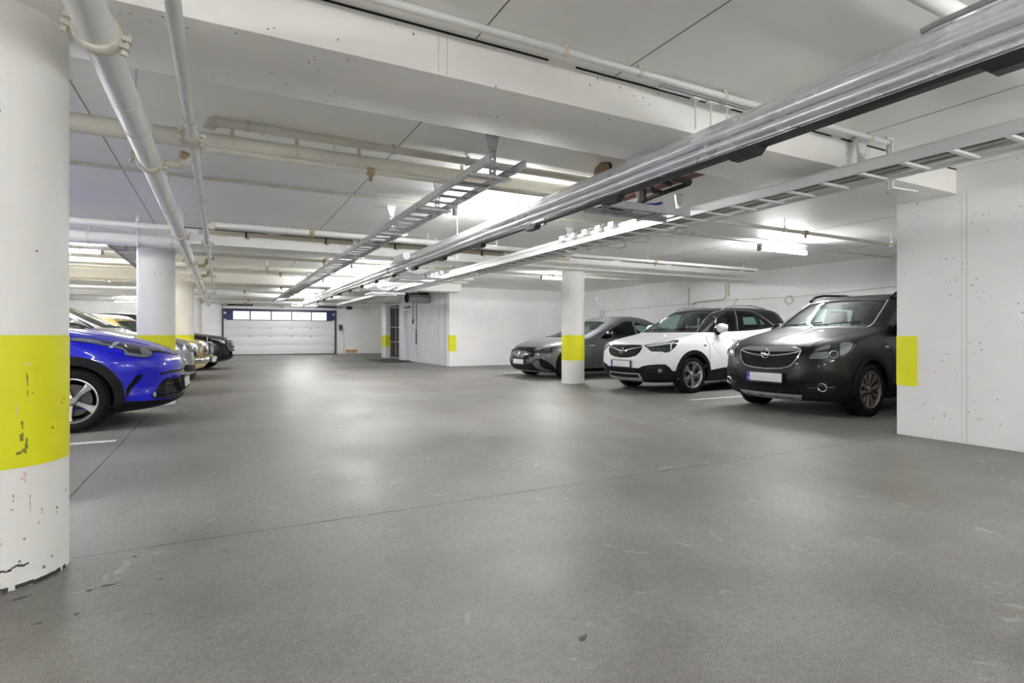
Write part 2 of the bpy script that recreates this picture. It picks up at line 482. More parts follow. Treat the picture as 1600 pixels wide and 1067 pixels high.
# white bay lines
FL = ['worn white bay line on the floor between the white car and the dark brown car', 'worn white bay line on the floor beside the blue car', 'worn white bay line beside the grey saloon']
for i, (x0, x1, y) in enumerate([(6.75, 11.8, 6.62), (-5.5, -.92, 6.72), (6.9, 11.8, 13.6)]):
    m = MB(); m.box(x0, x1, y-.05, y+.05, -.001, .0022)
    struct(m.build('floor_marking', M['line'], smooth=0), FL[i], 'floor marking')

# ------------------------------------------------------------------ garage door
gd = empty('door_1', (2.88, YF-.03, 0))
struct(gd, 'wide white sectional garage door with a row of five panes at the top', 'garage door')
DX0, DX1 = -2.75, 2.78
for k, (z0, z1) in enumerate([(.03, .5), (.5, .98), (.98, 1.42), (1.42, 1.83)]):
    m = MB(); m.bbox(DX0, DX1, -.02, .03, z0+.0015, z1-.0015, .006); m.build('door_panel', M['door_white'], gd)
m = MB()
m.box(DX0, DX1, -.02, .03, 2.3, 2.40); m.box(DX0, DX1, -.02, .03, 1.83, 1.87)
xs = [DX0+.22 + k*(DX1-DX0-.44)/5 for k in range(6)]
for k, x in enumerate(xs):
    hw = .22 if k == 0 else (.22 if k == 5 else .032)
    m.box(DX0 if k == 0 else x-hw, DX1 if k == 5 else x+hw, -.02, .03, 1.87, 2.3)
m.build('window_panel', M['door_blue'], gd)
for k in range(5):
    p = MB(); p.box(xs[k]+.0, xs[k+1], .0, .012, 1.865, 2.305); p.build('pane', M['daylight'], gd, smooth=0)
for zz in (.98, 1.42, 1.83):
    for k in range(1, 5):
        p = MB(); p.bbox(xs[k]-.04, xs[k]+.04, -.04, -.02, zz-.03, zz+.03, .006); p.build('hinge', M['galv_dark'], gd)
for zz in (.12, .5, .98, 1.42, 1.83, 2.2):
    for x in (DX0+.06, DX1-.06):
        p = MB(); p.bbox(x-.06, x+.06, -.05, -.02, zz-.05, zz+.05, .008); p.build('roller_bracket', M['galv'], gd)
for x in (DX0-.05, DX1+.05):
    p = MB(); p.box(x-.035, x+.035, -.08, .02, 0, 2.45); p.build('guide_rail', M['door_dark'], gd)
p = MB(); p.box(DX0, DX1, -.06, .03, 2.40, 2.43); p.build('header_bar', M['door_dark'], gd)
p = MB(); p.box(DX0, DX1, -.025, .03, 0, .035); p.build('bottom_seal', M['rubber'], gd)
sp = empty('door_spring_shaft', (2.9, YF-1.1, 2.575))
tag(sp, 'dark torsion spring shaft with motor above the garage door', 'spring shaft')
m = MB(); m.tube([(-2.9, 0, 0), (3.55, 0, 0)], .022); m.build('shaft', M['galv_dark'], sp)
for a, bb in ((-2.6, -1.45), (1.6, 2.7)):
    m = MB(); m.tube([(a, 0, 0), (bb, 0, 0)], .052, 14); m.build('spring', M['black'], sp)
m = MB(); m.bbox(3.2, 3.5, -.12, .1, -.12, .09, .03); m.build('motor', M['black'], sp)
for x in (-2.85, 0, 3.0):
    m = MB(); m.bbox(x-.03, x+.03, -.07, 1.08, -.05, .05, .01); m.build('bearing_plate', M['galv_dark'], sp)
m = MB(); m.tube([(3.35, 0, -.1), (3.3, .1, -.2), (3.1, .6, -.25), (2.95, .95, -.6)], .014, 8); m.build('power_cable', M['cable'], sp)
cb = empty('door_control_box', (5.98, YF-.001, 1.3))
tag(cb, 'small dark control box on the wall right of the garage door', 'control box')
m = MB(); m.bbox(-.1, .1, -.14, 0, 0, .34, .015); m.build('case', M['grey'], cb)
m = MB(); m.bbox(-.06, .06, -.15, -.138, .1, .24, .005); m.build('front_panel', M['black'], cb)
m = MB(); m.tube([(0, -.05, 0), (.02, -.05, -.2), (.16, -.04, -.2), (.18, -.03, .05), (.2, -.03, -1.28)], .014, 8); m.build('cable', M['cable'], cb)

# ------------------------------------------------------------------ stair wall: door, gate, duct, readers
d = empty('door_2', (6.86, 22.25, 0))
struct(d, 'white door in the pale stair wall with a closer above it', 'door')
m = MB(); m.box(.05, .1, -.5, .5, .02, 2.1); m.build('door_leaf', M['door_grey'], d, smooth=0)
m = MB(); m.box(-.09, .1, -.56, -.48, 0, 2.16); m.box(-.09, .1, .48, .56, 0, 2.16); m.box(-.09, .1, -.5, .5, 2.08, 2.16); m.build('door_frame', M['socket'], d, smooth=0)
m = MB(); m.bbox(.0, .06, -.44, -.4, .98, 1.08, .01); m.tube([(0, -.42, 1.03), (0, -.3, 1.03)], .012, 8); m.build('handle', M['galv'], d)
m = MB(); m.bbox(-.14, -.06, -.35, .2, 2.14, 2.24, .01); m.build('door_closer', M['grey'], d)
r = MB(); r.bbox(-.03, 0, -.06, .06, -.1, .1, .01)
tag(r.build('card_reader', M['black'], loc=(6.8, 21.45, 1.6)), 'small black card reader on the pale wall beside the white door', 'card reader')
r = MB(); r.bbox(-.03, 0, -.06, .06, -.3, .3, .01)
tag(r.build('pull_bar', M['grey'], loc=(6.8, 21.05, .98)), 'long grey pull bar low on the pale stair wall', 'pull bar')
for i, (yy, z0) in enumerate([(21.45, 1.7), (21.05, 1.28)]):
    r = MB(); r.bbox(-.02, 0, -.015, .015, 0, 2.5-z0, .004)
    tag(r.build('cable_duct', M['grey'], loc=(6.8, yy, z0)), ['thin cable duct above the black card reader', 'thin cable duct above the long grey pull bar'][i], 'cable duct')
g = empty('mesh_gate', (6.93, 24.37, 0))
tag(g, 'dark mesh gate between the white door and the slim pillar', 'gate')
m = MB()
for y in (-.88, 0, .88): m.box(-.025, .025, y-.025, y+.025, .02, 2.3)
for z in (.04, .75, 1.4, 2.28): m.box(-.02, .02, -.9, .9, z-.02, z+.02)
m.build('gate_frame', M['galv_dark'], g, smooth=0)
m = MB()
for k in range(36): m.box(-.004, .004, -.87+k*.05, -.866+k*.05, .05, 2.26)
for k in range(30): m.box(-.004, .004, -.88, .88, .08+k*.074, .084+k*.074)
m.build('wire_mesh', M['mesh_dark'], g, smooth=0)
for i, (y, z0, z1, ww, mm, lb) in enumerate([(24.9, 1.15, 2.2, .5, 'wood', 'raw wooden board leaning behind the mesh gate'), (24.2, 0, 1.5, .55, 'mesh_dark', 'dark crate stack behind the mesh gate'), (23.7, .0, 1.2, .25, 'black', 'black case standing behind the mesh gate')]):
    m = MB(); m.bbox(-.15, .15, -ww/2, ww/2, z0*0, z1, .02)
    tag(m.build(['board', 'crate', 'case'][i], M[mm], loc=(7.6 + i*.05, y, 0)), lb, ['board', 'crate', 'case'][i])
fm = MB(); fm.bbox(-.65, .55, -1.5, 1.5, 0, .018, .006)
tag(fm.build('doormat', M['mat_dark'], loc=(6.1, 22.3, .0)), 'dark grey doormat on the floor before the white door', 'doormat')
du = empty('ventilation_duct', (6.8, 19.6, 2.40))
tag(du, 'grey round ventilation duct sticking out high from the stair wall', 'duct')
m = MB(); m.lathe([(.16, -.85), (.18, -.85), (.18, -.002)], axis='x', n=36); m.lathe([(.185, -.5), (.185, -.46)], axis='x', n=36); m.build('duct_body', M['galv_dark'], du)
m = MB(); m.lathe([(0, -.78), (.161, -.78), (.161, -.86), (.19, -.86), (.19, -.80), (.18, -.80)], axis='x', n=36); m.build('duct_mouth', M['black'], du)
m = MB(); m.bbox(-.7, -.05, -.16, .16, .14, .262, .02); m.build('motor_box', M['black'], du)
for y_ in (-.23, .2):
    m = MB(); m.box(-.75, -.001, y_, y_+.03, -.02, .02); m.build('support_rail', M['galv_dark'], du, smooth=0)

# ------------------------------------------------------------------ fluorescent lamps
LAMP0 = None
def lamp(x, y, z, label, group='fluorescent tube lamps under the ceiling'):
    global LAMP0
    if LAMP0 is None:
        L = empty('tube_lamp', (x, y, z))
        m = MB(); m.bbox(-.63, .63, -.028, .028, .0, .035, .006); m.build('housing', M['housing'], L)
        m = MB(); m.tube([(-.585, 0, -.03), (.585, 0, -.03)], .03, 16); m.build('lamp_tube', M['tube'], L)
        for sx in (-1, 1):
            m = MB(); m.bbox(sx*.63-.045*(sx > 0), sx*.63+.045*(sx < 0), -.036, .036, -.07, .048, .008); m.build('end_cap', M['grey'], L)
        LAMP0 = L
    else:
        L = LAMP0.copy(); COL.objects.link(L)
        for ch in kids(LAMP0):
            if not ch.name.startswith('hanger'): copy_tree(ch, L)
        L.location = (x, y, z)
    if y < 0 or (x > 7 and y > 12):
        for ch in kids(L):
            if ch.name.startswith('lamp_tube'): ch.data = ch.data.copy(); ch.data.materials[0] = M['tube_soft'] if y < 0 else M['tube_strong']
    for sx in (-1, 1):
        m = MB(); m.tube([(sx*.4, 0, .03), (sx*.4, 0, CEIL-z)], .006, 8); m.build('hanger_rod', M['galv'], L)
    return tag(L, label, 'lamp', group)
LZ = 2.53
lamp(8.58, 6.3, LZ, 'lit fluorescent tube over the gap between the white and the dark brown car')
lamp(3.05, 6.1, LZ, 'lit fluorescent tube between the near cable tray and the foil pipes')
lamp(-2.45, 11.95, LZ, 'lit fluorescent tube over the silver car, left of the second column')
lamp(-2.35, 18.0, LZ, 'lit fluorescent tube low beside the second column, over the left bays')
lamp(3.05, 11.9, LZ, 'lit fluorescent tube over the aisle, second along the foil pipes')
lamp(3.05, 15.6, LZ, 'lit fluorescent tube over the aisle, third along the foil pipes')
lamp(2.6, 21.0, LZ, 'lit fluorescent tube over the aisle nearest the garage door')
lamp(7.75, 12.02, LZ, 'lit fluorescent tube partly hidden by the free-standing right column')
lamp(-3.2, 6.1, LZ, 'lit fluorescent tube over the rear of the blue car')
lamp(5.1, -1.2, 2.02, 'added unseen fill tube beside the right wall by the viewpoint')  # extra tube added out of view to light the right wall and ceiling
lamp(3.75, -.9, 2.02, 'unseen low-hung fill tube over the aisle by the viewpoint')  # unseen fill tubes behind the viewpoint, hung low to brighten the ceiling
lamp(-2.6, -.6, 2.02, 'unseen low-hung fill tube over the left bay by the viewpoint')
lamp(-2.6, -5.4, 2.02, 'unseen low-hung fill tube over the left bay far behind the viewpoint')
lamp(3.75, -5.4, 2.02, 'unseen low-hung fill tube over the aisle far behind the viewpoint')
lamp(-5.6, 6.1, 2.0, 'added unseen fill tube by the left wall over the blue car')  # left-wall tubes are added out of view, low down, to throw light upwards
lamp(-5.6, 12.0, 2.0, 'added unseen fill tube by the left wall over the silver car')
lamp(.5, -1.3, 2.02, 'added unseen fill tube over the aisle just behind the viewpoint')  # added behind the camera as uplight for the near ceiling
lamp(-3.4, 28.8, LZ, 'added hidden fill tube by the end wall left of the garage door')  # added where the columns hide it, to brighten the end wall
lamp(-5.6, 18.5, 2.0, 'added unseen fill tube by the left wall over the black car')  # another unseen left-wall tube added for uplight
lamp(-2.6, 24.8, LZ, 'lit fluorescent tube over the left bays near the end wall')
lamp(3.6, 28.6, LZ, 'lit fluorescent tube in front of the garage door')
# ------------------------------------------------------------------ pipes
def coupling_mb(r, n=28):
    """grooved pipe coupling along y with two bolted ears"""
    m = MB()
    m.lathe([(r, -.034), (r+.012, -.034), (r+.02, -.022), (r+.02, .022), (r+.012, .034), (r, .034)], axis='y', n=n)
    for sx in (-1, 1):
        for sz in (-1, 1):
            m.bbox(sx*(r+.03)-.02, sx*(r+.03)+.02, -.022, .022, sz*.016-.011, sz*.016+.011, .005)
        m.tube([(sx*(r+.034), 0, -.045), (sx*(r+.034), 0, .045)], .008, 8)
        m.tube([(sx*(r+.034), 0, -.05), (sx*(r+.034), 0, -.03)], .014, 6)
    return m
def place(o, loc, rz=0, ry=0, rx=0):
    o.location = loc; o.rotation_euler = (rx, ry, rz); return o
def y_pipe(name, label, x, z, r, y0, y1, coups, joints, mat, group=None):
    P = empty(name, (x, y0, z)); tag(P, label, 'pipe', group)
    m = MB(); n = 32
    m.tube([(0, 0, 0), (0, y1-y0, 0)], r, n)
    for j in joints: m.lathe([(r, -.04), (r+.0025, -.038), (r+.0025, .0), (r+.001, .002)], c=(0, j-y0, 0), axis='y', n=n)
    m.build('pipe_run', mat, P)
    for cy in coups: place(coupling_mb(r).build('coupling', M['clamp'], P), (0, cy-y0, 0), 0, .25)
    yy = 3.9 - y0
    while yy < y1-y0-.3:
        if not any(a-.1 < yy+y0 < b+.1 for a, b in BEAMS):
            h = MB(); h.tube([(0, yy, r), (0, yy, CEIL-z)], .005, 8)
            h.lathe([(r+.002, -.012), (r+.006, -.012), (r+.006, .012), (r+.002, .012)], c=(0, yy, 0), axis='y', n=24)
            h.build('hanger', M['galv'], P)
        yy += 2.27
    return P
y_pipe('drain_pipe', 'thick white pipe under the ceiling running along the left columns', -.44, 2.27, .066, -2.5, 25.5,
       [2.76, 4.62, 7.75, 10.6, 13.4, 17.2, 20.5], [3.5, 5.7, 8.7, 12.2, 15.5], M['pipe'])
y_pipe('water_pipe', 'thinner white pipe under the ceiling just right of the thick one', -.168, 2.365, .031, -2.5, 25.0,
       [4.22, 4.36, 9.1, 14.0], [3.95, 4.85, 6.6, 8.2, 11.7], M['pipe'])

def x_pipe(name, label, y, z, r, x0, x1, mat, straps=(), rods=(), heads=(), elbows=(), group=None):
    P = empty(name, (x0, y, z)); tag(P, label, 'pipe', group)
    m = MB(); m.tube([(0, 0, 0), (x1-x0, 0, 0)], r, 24); m.build('pipe_run', mat, P)
    for s in straps:
        b = MB(); b.lathe([(r, -.014), (r+.004, -.014), (r+.004, .014), (r, .014)], c=(s-x0, 0, 0), axis='x', n=24)
        b.box(s-x0-.014, s-x0+.014, -.008, .008, r, r+.05); b.build('strap', M['clamp'], P)
    for s in rods:
        b = MB(); b.tube([(s-x0, 0, CEIL-z), (s-x0, 0, r+.03)], .0045, 8)
        b.lathe([(0, r+.05), (.009, r+.04), (.011, r+.02), (.006, r)], c=(s-x0, 0, 0), axis='z', n=10)
        b.box(s-x0-.007, s-x0+.007, -r-.004, r+.004, -r-.004, r+.006)
        b.build('hanger', M['tray_white'], P)
    for s in heads:
        b = MB(); b.bbox(s-x0-.035, s-x0+.035, -r-.006, r+.006, -r-.006, r+.006, .012)
        b.lathe([(0, -.05), (.016, -.045), (.02, -.02), (.014, 0)], c=(s-x0, 0, -r), axis='z', n=12)
        b.lathe([(0, -.012), (.018, -.01), (.018, -.007), (0, -.005)], c=(s-x0, 0, -r-.045), axis='z', n=12)
        b.build('sprinkler_head', M['rust'], P)
    for (ex, ez, ey) in elbows:
        pts = []
        for k in range(7):
            a = PI/2*k/6
            pts.append((ex-x0 - .0 - r*1.6*math.sin(a), ey*(1-math.cos(a))*r*1.6, ez*(1-math.cos(a))*r*1.6))
        b = MB(); b.tube(pts, r*1.18, 18); b.build('elbow', M['clamp'], P)
    return P
# first bay
x_pipe('branch_pipe', 'upper of the three cream pipes crossing the first bay', 4.65, 2.625, .034, -.06, 3.5, M['pipe_dusty'], rods=(.28, 1.98), straps=(.18, 1.3), elbows=((-.02, -1, 0),))
x_pipe('branch_pipe', 'thickest of the three cream pipes crossing the first bay', 4.83, 2.528, .067, -6.3, 3.4, M['pipe_dusty'], straps=(.08, .55, 1.05, 2.0))
x_pipe('branch_pipe', 'lowest and thinnest of the three cream pipes crossing the first bay', 4.705, 2.43, .0235, -.105, 3.4, M['pipe_dusty'], rods=(.82,), heads=(1.12,))
x_pipe('ceiling_conduit', 'pair of thin conduits on the ceiling of the first bay', 6.45, 2.65, .011, -6.3, 6.2, M['pipe_dusty'], straps=(-3, -1.2, .2, 1.1, 1.6, 2.2, 4))
x_pipe('ceiling_conduit', 'thin conduit just behind the pair on the first bay ceiling', 6.50, 2.65, .009, -6.3, 6.2, M['pipe_dusty'])
b = MB()
E0 = empty('pipe_link', (-.366, 4.66, 2.27)); tag(E0, 'tan jointed link between the thick and the thin lengthwise pipes', 'pipe fitting')
m = MB(); m.tube([(0, 0, 0), (.06, 0, 0), (.11, .0, .005)], .026, 14); m.tube([(.10, 0, 0), (.13, -.02, .02), (.14, -.03, .06)], .03, 14); m.build('elbow', M['clamp'], E0)
m = MB(); m.tube([(.125, -.03, .05), (.135, -.04, .07), (.14, -.05, .085)], .031, 14); m.build('elbow', M['rust'], E0)
E1 = empty('hanging_elbow', (3.17, 4.23, 2.62)); tag(E1, 'tan pipe elbow under the ceiling peeping over the foil pipes', 'pipe fitting')
m = MB(); m.tube([(-.05, -.01, -.08), (-.04, -.005, -.03), (-.005, 0, .0), (.04, .0, .012), (.075, .0, .012)], .042, 18); m.build('elbow_body', M['rust'], E1)
m = MB(); m.lathe([(.042, -.012), (.05, -.01), (.05, .01), (.042, .012)], c=(.07, 0, .012), axis='x', n=20); m.build('collar', M['black'], E1)
m = MB(); m.tube([(0, 0, .03), (0, 0, .05)], .012, 8); m.build('hanger', M['galv'], E1)
# against the second beam
x_pipe('branch_pipe', 'white pipe with tan sprinkler head crossing before the second beam', 8.85, 2.60, .042, -.1, 5.9, M['pipe'], rods=(.9, 3.2), heads=(1.22,), elbows=((-.06, -1, 0),))
x_pipe('branch_pipe', 'upper white pipe left of the thick lengthwise pipe', 8.95, 2.52, .045, -6.3, -.52, M['pipe'], rods=(-1.0, -3.4), straps=(-.6,))
x_pipe('branch_pipe', 'thick lower white pipe left of the thick lengthwise pipe', 9.1, 2.345, .085, -6.3, -.52, M['pipe'], rods=(-1.0, -3.4), straps=(-1.55, -.6))
for k in range(4):
    x_pipe('cable_run', ['topmost', 'second', 'third', 'lowest'][k] + ' cream cable clipped along the top of the second beam', 9.64, 2.645 - k*.018, .007, -.3, 6.4, pmat('cream_cable_%d' % k, srgb(214, 208, 186), .6), group='cream cables along the second beam')
for i, xx in enumerate((.35, 1.55, 2.72, 4.4)):
    h = MB(); h.bbox(-.012, .012, -.03, .02, -.05, .05, .004); h.tube([(0, -.02, -.04), (.02, -.03, -.07), (.035, -.03, -.06), (.035, -.03, -.04)], .006, 6)
    tag(h.build('cable_clip', M['black'], loc=(xx, 9.645, 2.615)), ['black cable clip on the second beam nearest the lengthwise pipes', 'black cable clip on the second beam, second from the lengthwise pipes', 'black cable clip on the second beam beside the cable tray', 'black cable clip on the second beam, right of the foil pipes'][i], 'cable clip', 'cable clips on the second beam')
# right bays
x_pipe('sprinkler_pipe', 'white sprinkler pipe over the dark brown car', 5.05, 2.5, .026, 4.7, 12.0, M['pipe_dusty'], rods=(6.9, 9.5), heads=(7.35,))
x_pipe('sprinkler_pipe', 'white sprinkler pipe before the second beam, over the white car', 8.4, 2.5, .03, 4.6, 10.55, M['pipe'], rods=(10.1, 7.4), heads=(7.6, 5.1))
x_pipe('sprinkler_pipe', 'grey sprinkler pipe beyond the second beam, over the grey saloon', 11.1, 2.45, .026, 5.2, 10.0, M['pipe_dusty'], rods=(9.4, 6.2), heads=(6.9,))
x_pipe('lamp_conduit', 'thin conduit carrying the lamp over the white car', 6.34, 2.6, .01, 4.7, 12.0, M['pipe_dusty'], straps=(6.5, 10.2))
# near bay
x_pipe('ceiling_conduit', 'white pipe on the ceiling along the front of the nearest beam', 2.60, 2.625, .021, -1.0, 4.86, M['pipe'], straps=(1.7, 2.23, 2.95, 4.6))
x_pipe('ceiling_conduit', 'short thick white pipe at the top right behind the foil pipes', 1.33, 2.55, .04, 2.5, 4.9, M['pipe'])
# further bays
FB = [(11.4, 2.505, .033, 'first', 1.8), (13.25, 2.5, .05, 'second', .9), (13.6, 2.445, .025, 'third', 1.2), (17.9, 2.5, .045, 'fourth', 1.6), (20.5, 2.5, .04, 'fifth', .7), (22.2, 2.485, .05, 'sixth', 2.0), (25.0, 2.5, .045, 'seventh', 1.0), (28.2, 2.5, .04, 'eighth', 1.0)]
for (y, z, r, w_, hx) in FB:
    x_pipe('branch_pipe', 'dusty pipe crossing the far bays, %s after the second beam' % w_, y, z, r, -6.3, 5.8, M['pipe_dusty'] if int(y) % 2 else M['pipe'], rods=(.9, 3.4, -2.6), heads=(hx,), group='pipes crossing the far bays')
for i, (y, sx) in enumerate(((11.47, -.3), (13.4, -.3))):
    E2 = empty('pipe_link', (-.366, y, 2.30)); tag(E2, ['tan link at the thick pipe beyond the second beam, nearer one', 'tan link at the thick pipe beyond the second beam, farther one'][i], 'pipe fitting')
    m = MB(); m.tube([(0, 0, 0), (.09, 0, 0), (.13, 0, .04), (.14, 0, .1), (.2, 0, .14), (.26, 0, .14)], .03, 12); m.build('elbow_body', M['rust'], E2)

# ------------------------------------------------------------------ cable trays
def bracket(parent, x, y, ztop, zbot, mat, wide=.11):
    m = MB()
    pts = [(-wide/2, 0), (wide/2, 0), (.028, -.13), (-.028, -.13)]
    m.prism(pts, lambda a, b_, d_: (x+a, y+d_, ztop+b_), -.012, .012)
    m.box(x-wide/2, x+wide/2, y-.05, y+.05, ztop-.006, ztop)
    m.build('hanger_plate', mat, parent)
    h = MB(); h.box(x-.022, x-.018, y-.02, y+.02, zbot, ztop-.1); h.box(x+.018, x+.022, y-.02, y+.02, zbot, ztop-.1)
    k = ztop-.12
    while k > zbot: h.box(x-.02, x+.02, y-.02, y-.016, k-.012, k+.008); k -= .032
    h.build('hanger_post', mat, parent)
    return parent
T = empty('cable_tray', (1.9, 0, 2.33)); tag(T, 'grey ladder cable tray running along the aisle to the garage door', 'cable tray')
Y0, Y1 = 3.72, 23.0
XA, XB = -.145, .17
for sx in (XA, XB):
    m = MB(); m.box(sx-.004, sx+.004, Y0, Y1, 0, .06); s2 = 1 if sx < 0 else -1
    m.box(min(sx, sx+s2*.022), max(sx, sx+s2*.022), Y0, Y1, -.003, .003); m.box(min(sx, sx+s2*.016), max(sx, sx+s2*.016), Y0, Y1, .056, .062)
    m.build('side_rail', M['galv'], T, smooth=0)
yy = Y0+.15
while yy < Y1-.05:
    m = MB(); m.box(XA, XB, yy-.017, yy+.017, .004, .022); m.build('rung', M['galv_dark'], T, smooth=0)
    yy += .25
for yy, xx, zt in ((4.06, .05, CEIL), (5.38, .06, CEIL), (6.9, .0, CEIL), (9.3, .06, CEIL), (11.8, 0, CEIL), (14.5, 0, CEIL), (19, 0, CEIL)):
    bracket(T, xx, yy, zt-2.33, -.03, M['galv'] if yy < 6 else M['tray_white'])
    m = MB(); m.box(XA-.03, XB+.03, yy-.045, yy-.025, -.02, .0); m.box(XA-.02, XB+.02, yy+.025, yy+.045, -.02, .0); m.build('cross_bar', M['galv'], T, smooth=0)

T = empty('cable_tray', (4.42, 0, 2.26)); tag(T, 'pale ladder cable tray on the right, passing the end of the right wall', 'cable tray')
Y0, Y1 = -1.5, 23.5
for sx in (-.21, .21):
    m = MB(); m.box(sx-.004, sx+.004, Y0, Y1, 0, .075); s2 = 1 if sx < 0 else -1
    m.box(min(sx, sx+s2*.024), max(sx, sx+s2*.024), Y0, Y1, -.003, .003); m.box(min(sx, sx-s2*.016), max(sx, sx-s2*.016), Y0, Y1, .072, .077)
    m.build('side_rail', M['tray_white'], T, smooth=0)
yy = Y0+.1
while yy < Y1-.05:
    m = MB(); m.box(-.21, .21, yy-.016, yy+.016, .002, .02); m.build('rung', M['tray_white'], T, smooth=0)
    yy += .3
for yy in (4.8, 7.06, 9.2, 11.85, 15.1, 19): bracket(T, .27, yy, CEIL-2.26, .0, M['tray_white'])
bracket(T, .22, 2.70, CEIL-2.26-.04, .05, M['tray_white'], .13)
# cables lying in the right tray
for k in range(9):
    x = 4.26 + k*.036; r_ = random.uniform(.007, .013); pts = []
    for j in range(60):
        y = -1.4 + j*.42
        pts.append((x + random.uniform(-.008, .008), y, 2.26+.022+r_ + (.012 if random.random() < .2 else 0)))
    m = MB(); m.tube(pts, r_, 8)
    tag(m.build('tray_cable', M['cable'] if k % 3 else M['grey']), 'grey or white cable lying lengthwise in the pale right tray', 'cable', 'cables in the right tray')
# loose loops under the tray
for i, (y, dx) in enumerate(((4.6, .0), (5.1, .05), (6.2, -.05), (5.6, .1))):
    pts = [(4.45+dx + .12*math.sin(t_*PI/6), y + .05*t_, 2.245 - .05*math.sin(t_*PI/8)) for t_ in range(9)]
    m = MB(); m.tube(pts, .009, 8)
    tag(m.build('hanging_cable', M['cable']), 'slack pale cable sagging out of the right tray under the cross tray', 'cable', 'slack cables under the right tray')
# white sockets along the right tray rail
so = None
for i, y in enumerate([5.35, 5.62, 5.9, 6.17, 6.44, 11.1, 11.4, 11.7, 12.0, 15.6, 15.9, 16.2]):
    lab = ('white socket box on the rail of the right tray, %s from the cross tray' % ['first', 'second', 'third', 'fourth', 'fifth', 'sixth', 'seventh', 'eighth', 'ninth', 'tenth', 'eleventh', 'twelfth'][i])
    if so is None:
        so = empty('socket_box', (4.162, y, 2.339))
        m = MB(); m.bbox(-.03, .03, -.05, .05, 0, .07, .008); m.build('box_body', M['socket'], so)
        m = MB(); m.tube([(0, -.052, .05), (.01, -.09, .075), (.035, -.115, .07), (.065, -.13, .05)], .007, 6); m.build('lead', M['cable'], so)
        cur = so
    else:
        cur = copy_tree(so); cur.location = (4.162, y, 2.339)
    tag(cur, lab, 'socket box', 'white socket boxes on the right tray')
for i, y0 in enumerate((4.95, 6.6)):
    m = MB(); m.box(4.194, 4.216, y0, y0+(1.6 if i == 0 else 4.2), 2.339, 2.38)
    tag(m.build('cable_trunking', M['socket'], smooth=0), ['white trunking strip on the right tray behind the socket boxes', 'long white trunking strip further along the right tray'][i], 'cable trunking')
# conduits dropping from the ceiling to the right tray
m = MB()
m.tube([(4.80, 2.60, 2.625), (4.86, 2.61, 2.62), (4.875, 2.62, 2.58), (4.875, 2.62, 2.22)], .013, 10)
m.tube([(4.76, 2.57, 2.64), (4.84, 2.57, 2.64), (4.855, 2.58, 2.60), (4.855, 2.58, 2.24)], .013, 10)
m.tube([(4.90, 2.62, 2.66), (4.93, 2.63, 2.6), (4.90, 2.63, 2.5), (4.91, 2.62, 2.4), (4.84, 2.6, 2.3)], .007, 8)
tag(m.build('hanging_conduit', M['pipe']), 'pair of white conduits dropping from the ceiling to the right tray', 'conduit')
m = MB(); m.prism([(-.18, -.012), (.16, -.03), (.2, .03), (-.1, .055), (-.18, .03)], lambda a, b_, d_: (4.86+a*.9, 2.50+b_*1.4, 2.21+d_*.4), 0, .022)
tag(m.build('hanging_plate', M['socket']), 'flat white plate tucked under the right tray by the drop conduits', 'plate')

# cross tray and black frame between the foil pipes and the right tray
T = empty('cross_tray', (3.5, 4.1, 2.2)); tag(T, 'dark grey short cable tray crossing from the foil pipes to the right tray', 'cable tray')
for sy in (-.16, .16):
    m = MB(); m.box(-.52, .5, sy-.004, sy+.004, -.01, .05); s2 = 1 if sy < 0 else -1
    m.box(-.52, .5, min(sy, sy+s2*.02), max(sy, sy+s2*.02), -.013, -.008); m.build('side_rail', M['galv_dark'], T, smooth=0)
for k in range(4):
    m = MB(); m.tube([(-.4+k*.27, -.16, 0), (-.4+k*.27, .16, 0)], .008, 8); m.build('rung', M['galv_dark'], T)
for sy in (-.08, .0):
    m = MB(); m.box(-.42, -.39, sy-.012, sy+.012, 0, .11); m.build('hanger_post', M['galv_dark'], T, smooth=0)
for i in range(4):
    x = 3.55 + i*.05
    m = MB(); m.tube([(3.15, 3.99+i*.03, 2.225), (3.5, 4.01+i*.03, 2.222), (3.85-i*.02, 4.03+i*.03, 2.225), (4.10-i*.035, 4.28+i*.03, 2.345), (4.366-i*.032, 4.95, 2.352)], .009, 8)
    tag(m.build('tray_cable', M['cable']), 'pale cable turning from the cross tray into the right tray', 'cable', 'cables on the cross tray')
Fm = empty('black_bracket', (3.5, 3.9, 2.3)); tag(Fm, 'black insulated bracket under the red-brown plate beside the foil pipes', 'bracket')
def rel(pts): return [(a-3.5, b-3.9, c-2.3) for a, b, c in pts]
for pts in ([(2.92, 3.28, 2.37), (3.28, 3.40, 2.33), (3.47, 3.42, 2.33), (3.50, 3.46, 2.33), (3.54, 3.96, 2.33), (3.60, 4.38, 2.315)],
            [(2.92, 3.46, 2.36), (3.30, 3.53, 2.33), (3.38, 3.55, 2.33)], [(3.24, 3.62, 2.34), (3.30, 3.70, 2.335), (3.39, 3.78, 2.33), (3.50, 3.80, 2.33)],
            [(3.22, 4.36, 2.27), (3.45, 4.34, 2.29), (3.60, 4.36, 2.31)]):
    m = MB(); m.tube(rel(pts), .021, 12); m.build('frame_tube', M['rubber'], Fm)
for (x, y) in ((-.28, .30), (-.12, .0)):
    m = MB(); m.box(x-.015, x+.015, y-.03, y+.03, -.035, .16); m.build('upright', M['black'], Fm, smooth=0)
for i in range(5):
    x = -.52+i*.025
    m = MB(); m.tube([(x, .25, .12), (x+.01, .24, .08), (x+.06, .26, -.01), (x+.12, .26, -.045)], .009, 8); m.build('cable_strand', M['cable'], Fm)
m = MB(); m.tube([(.04, .28, .14), (.06, .27, .09), (.1, .32, .0), (.16, .4, -.04)], .016, 10); m.build('cable_strand', M['cable'], Fm)
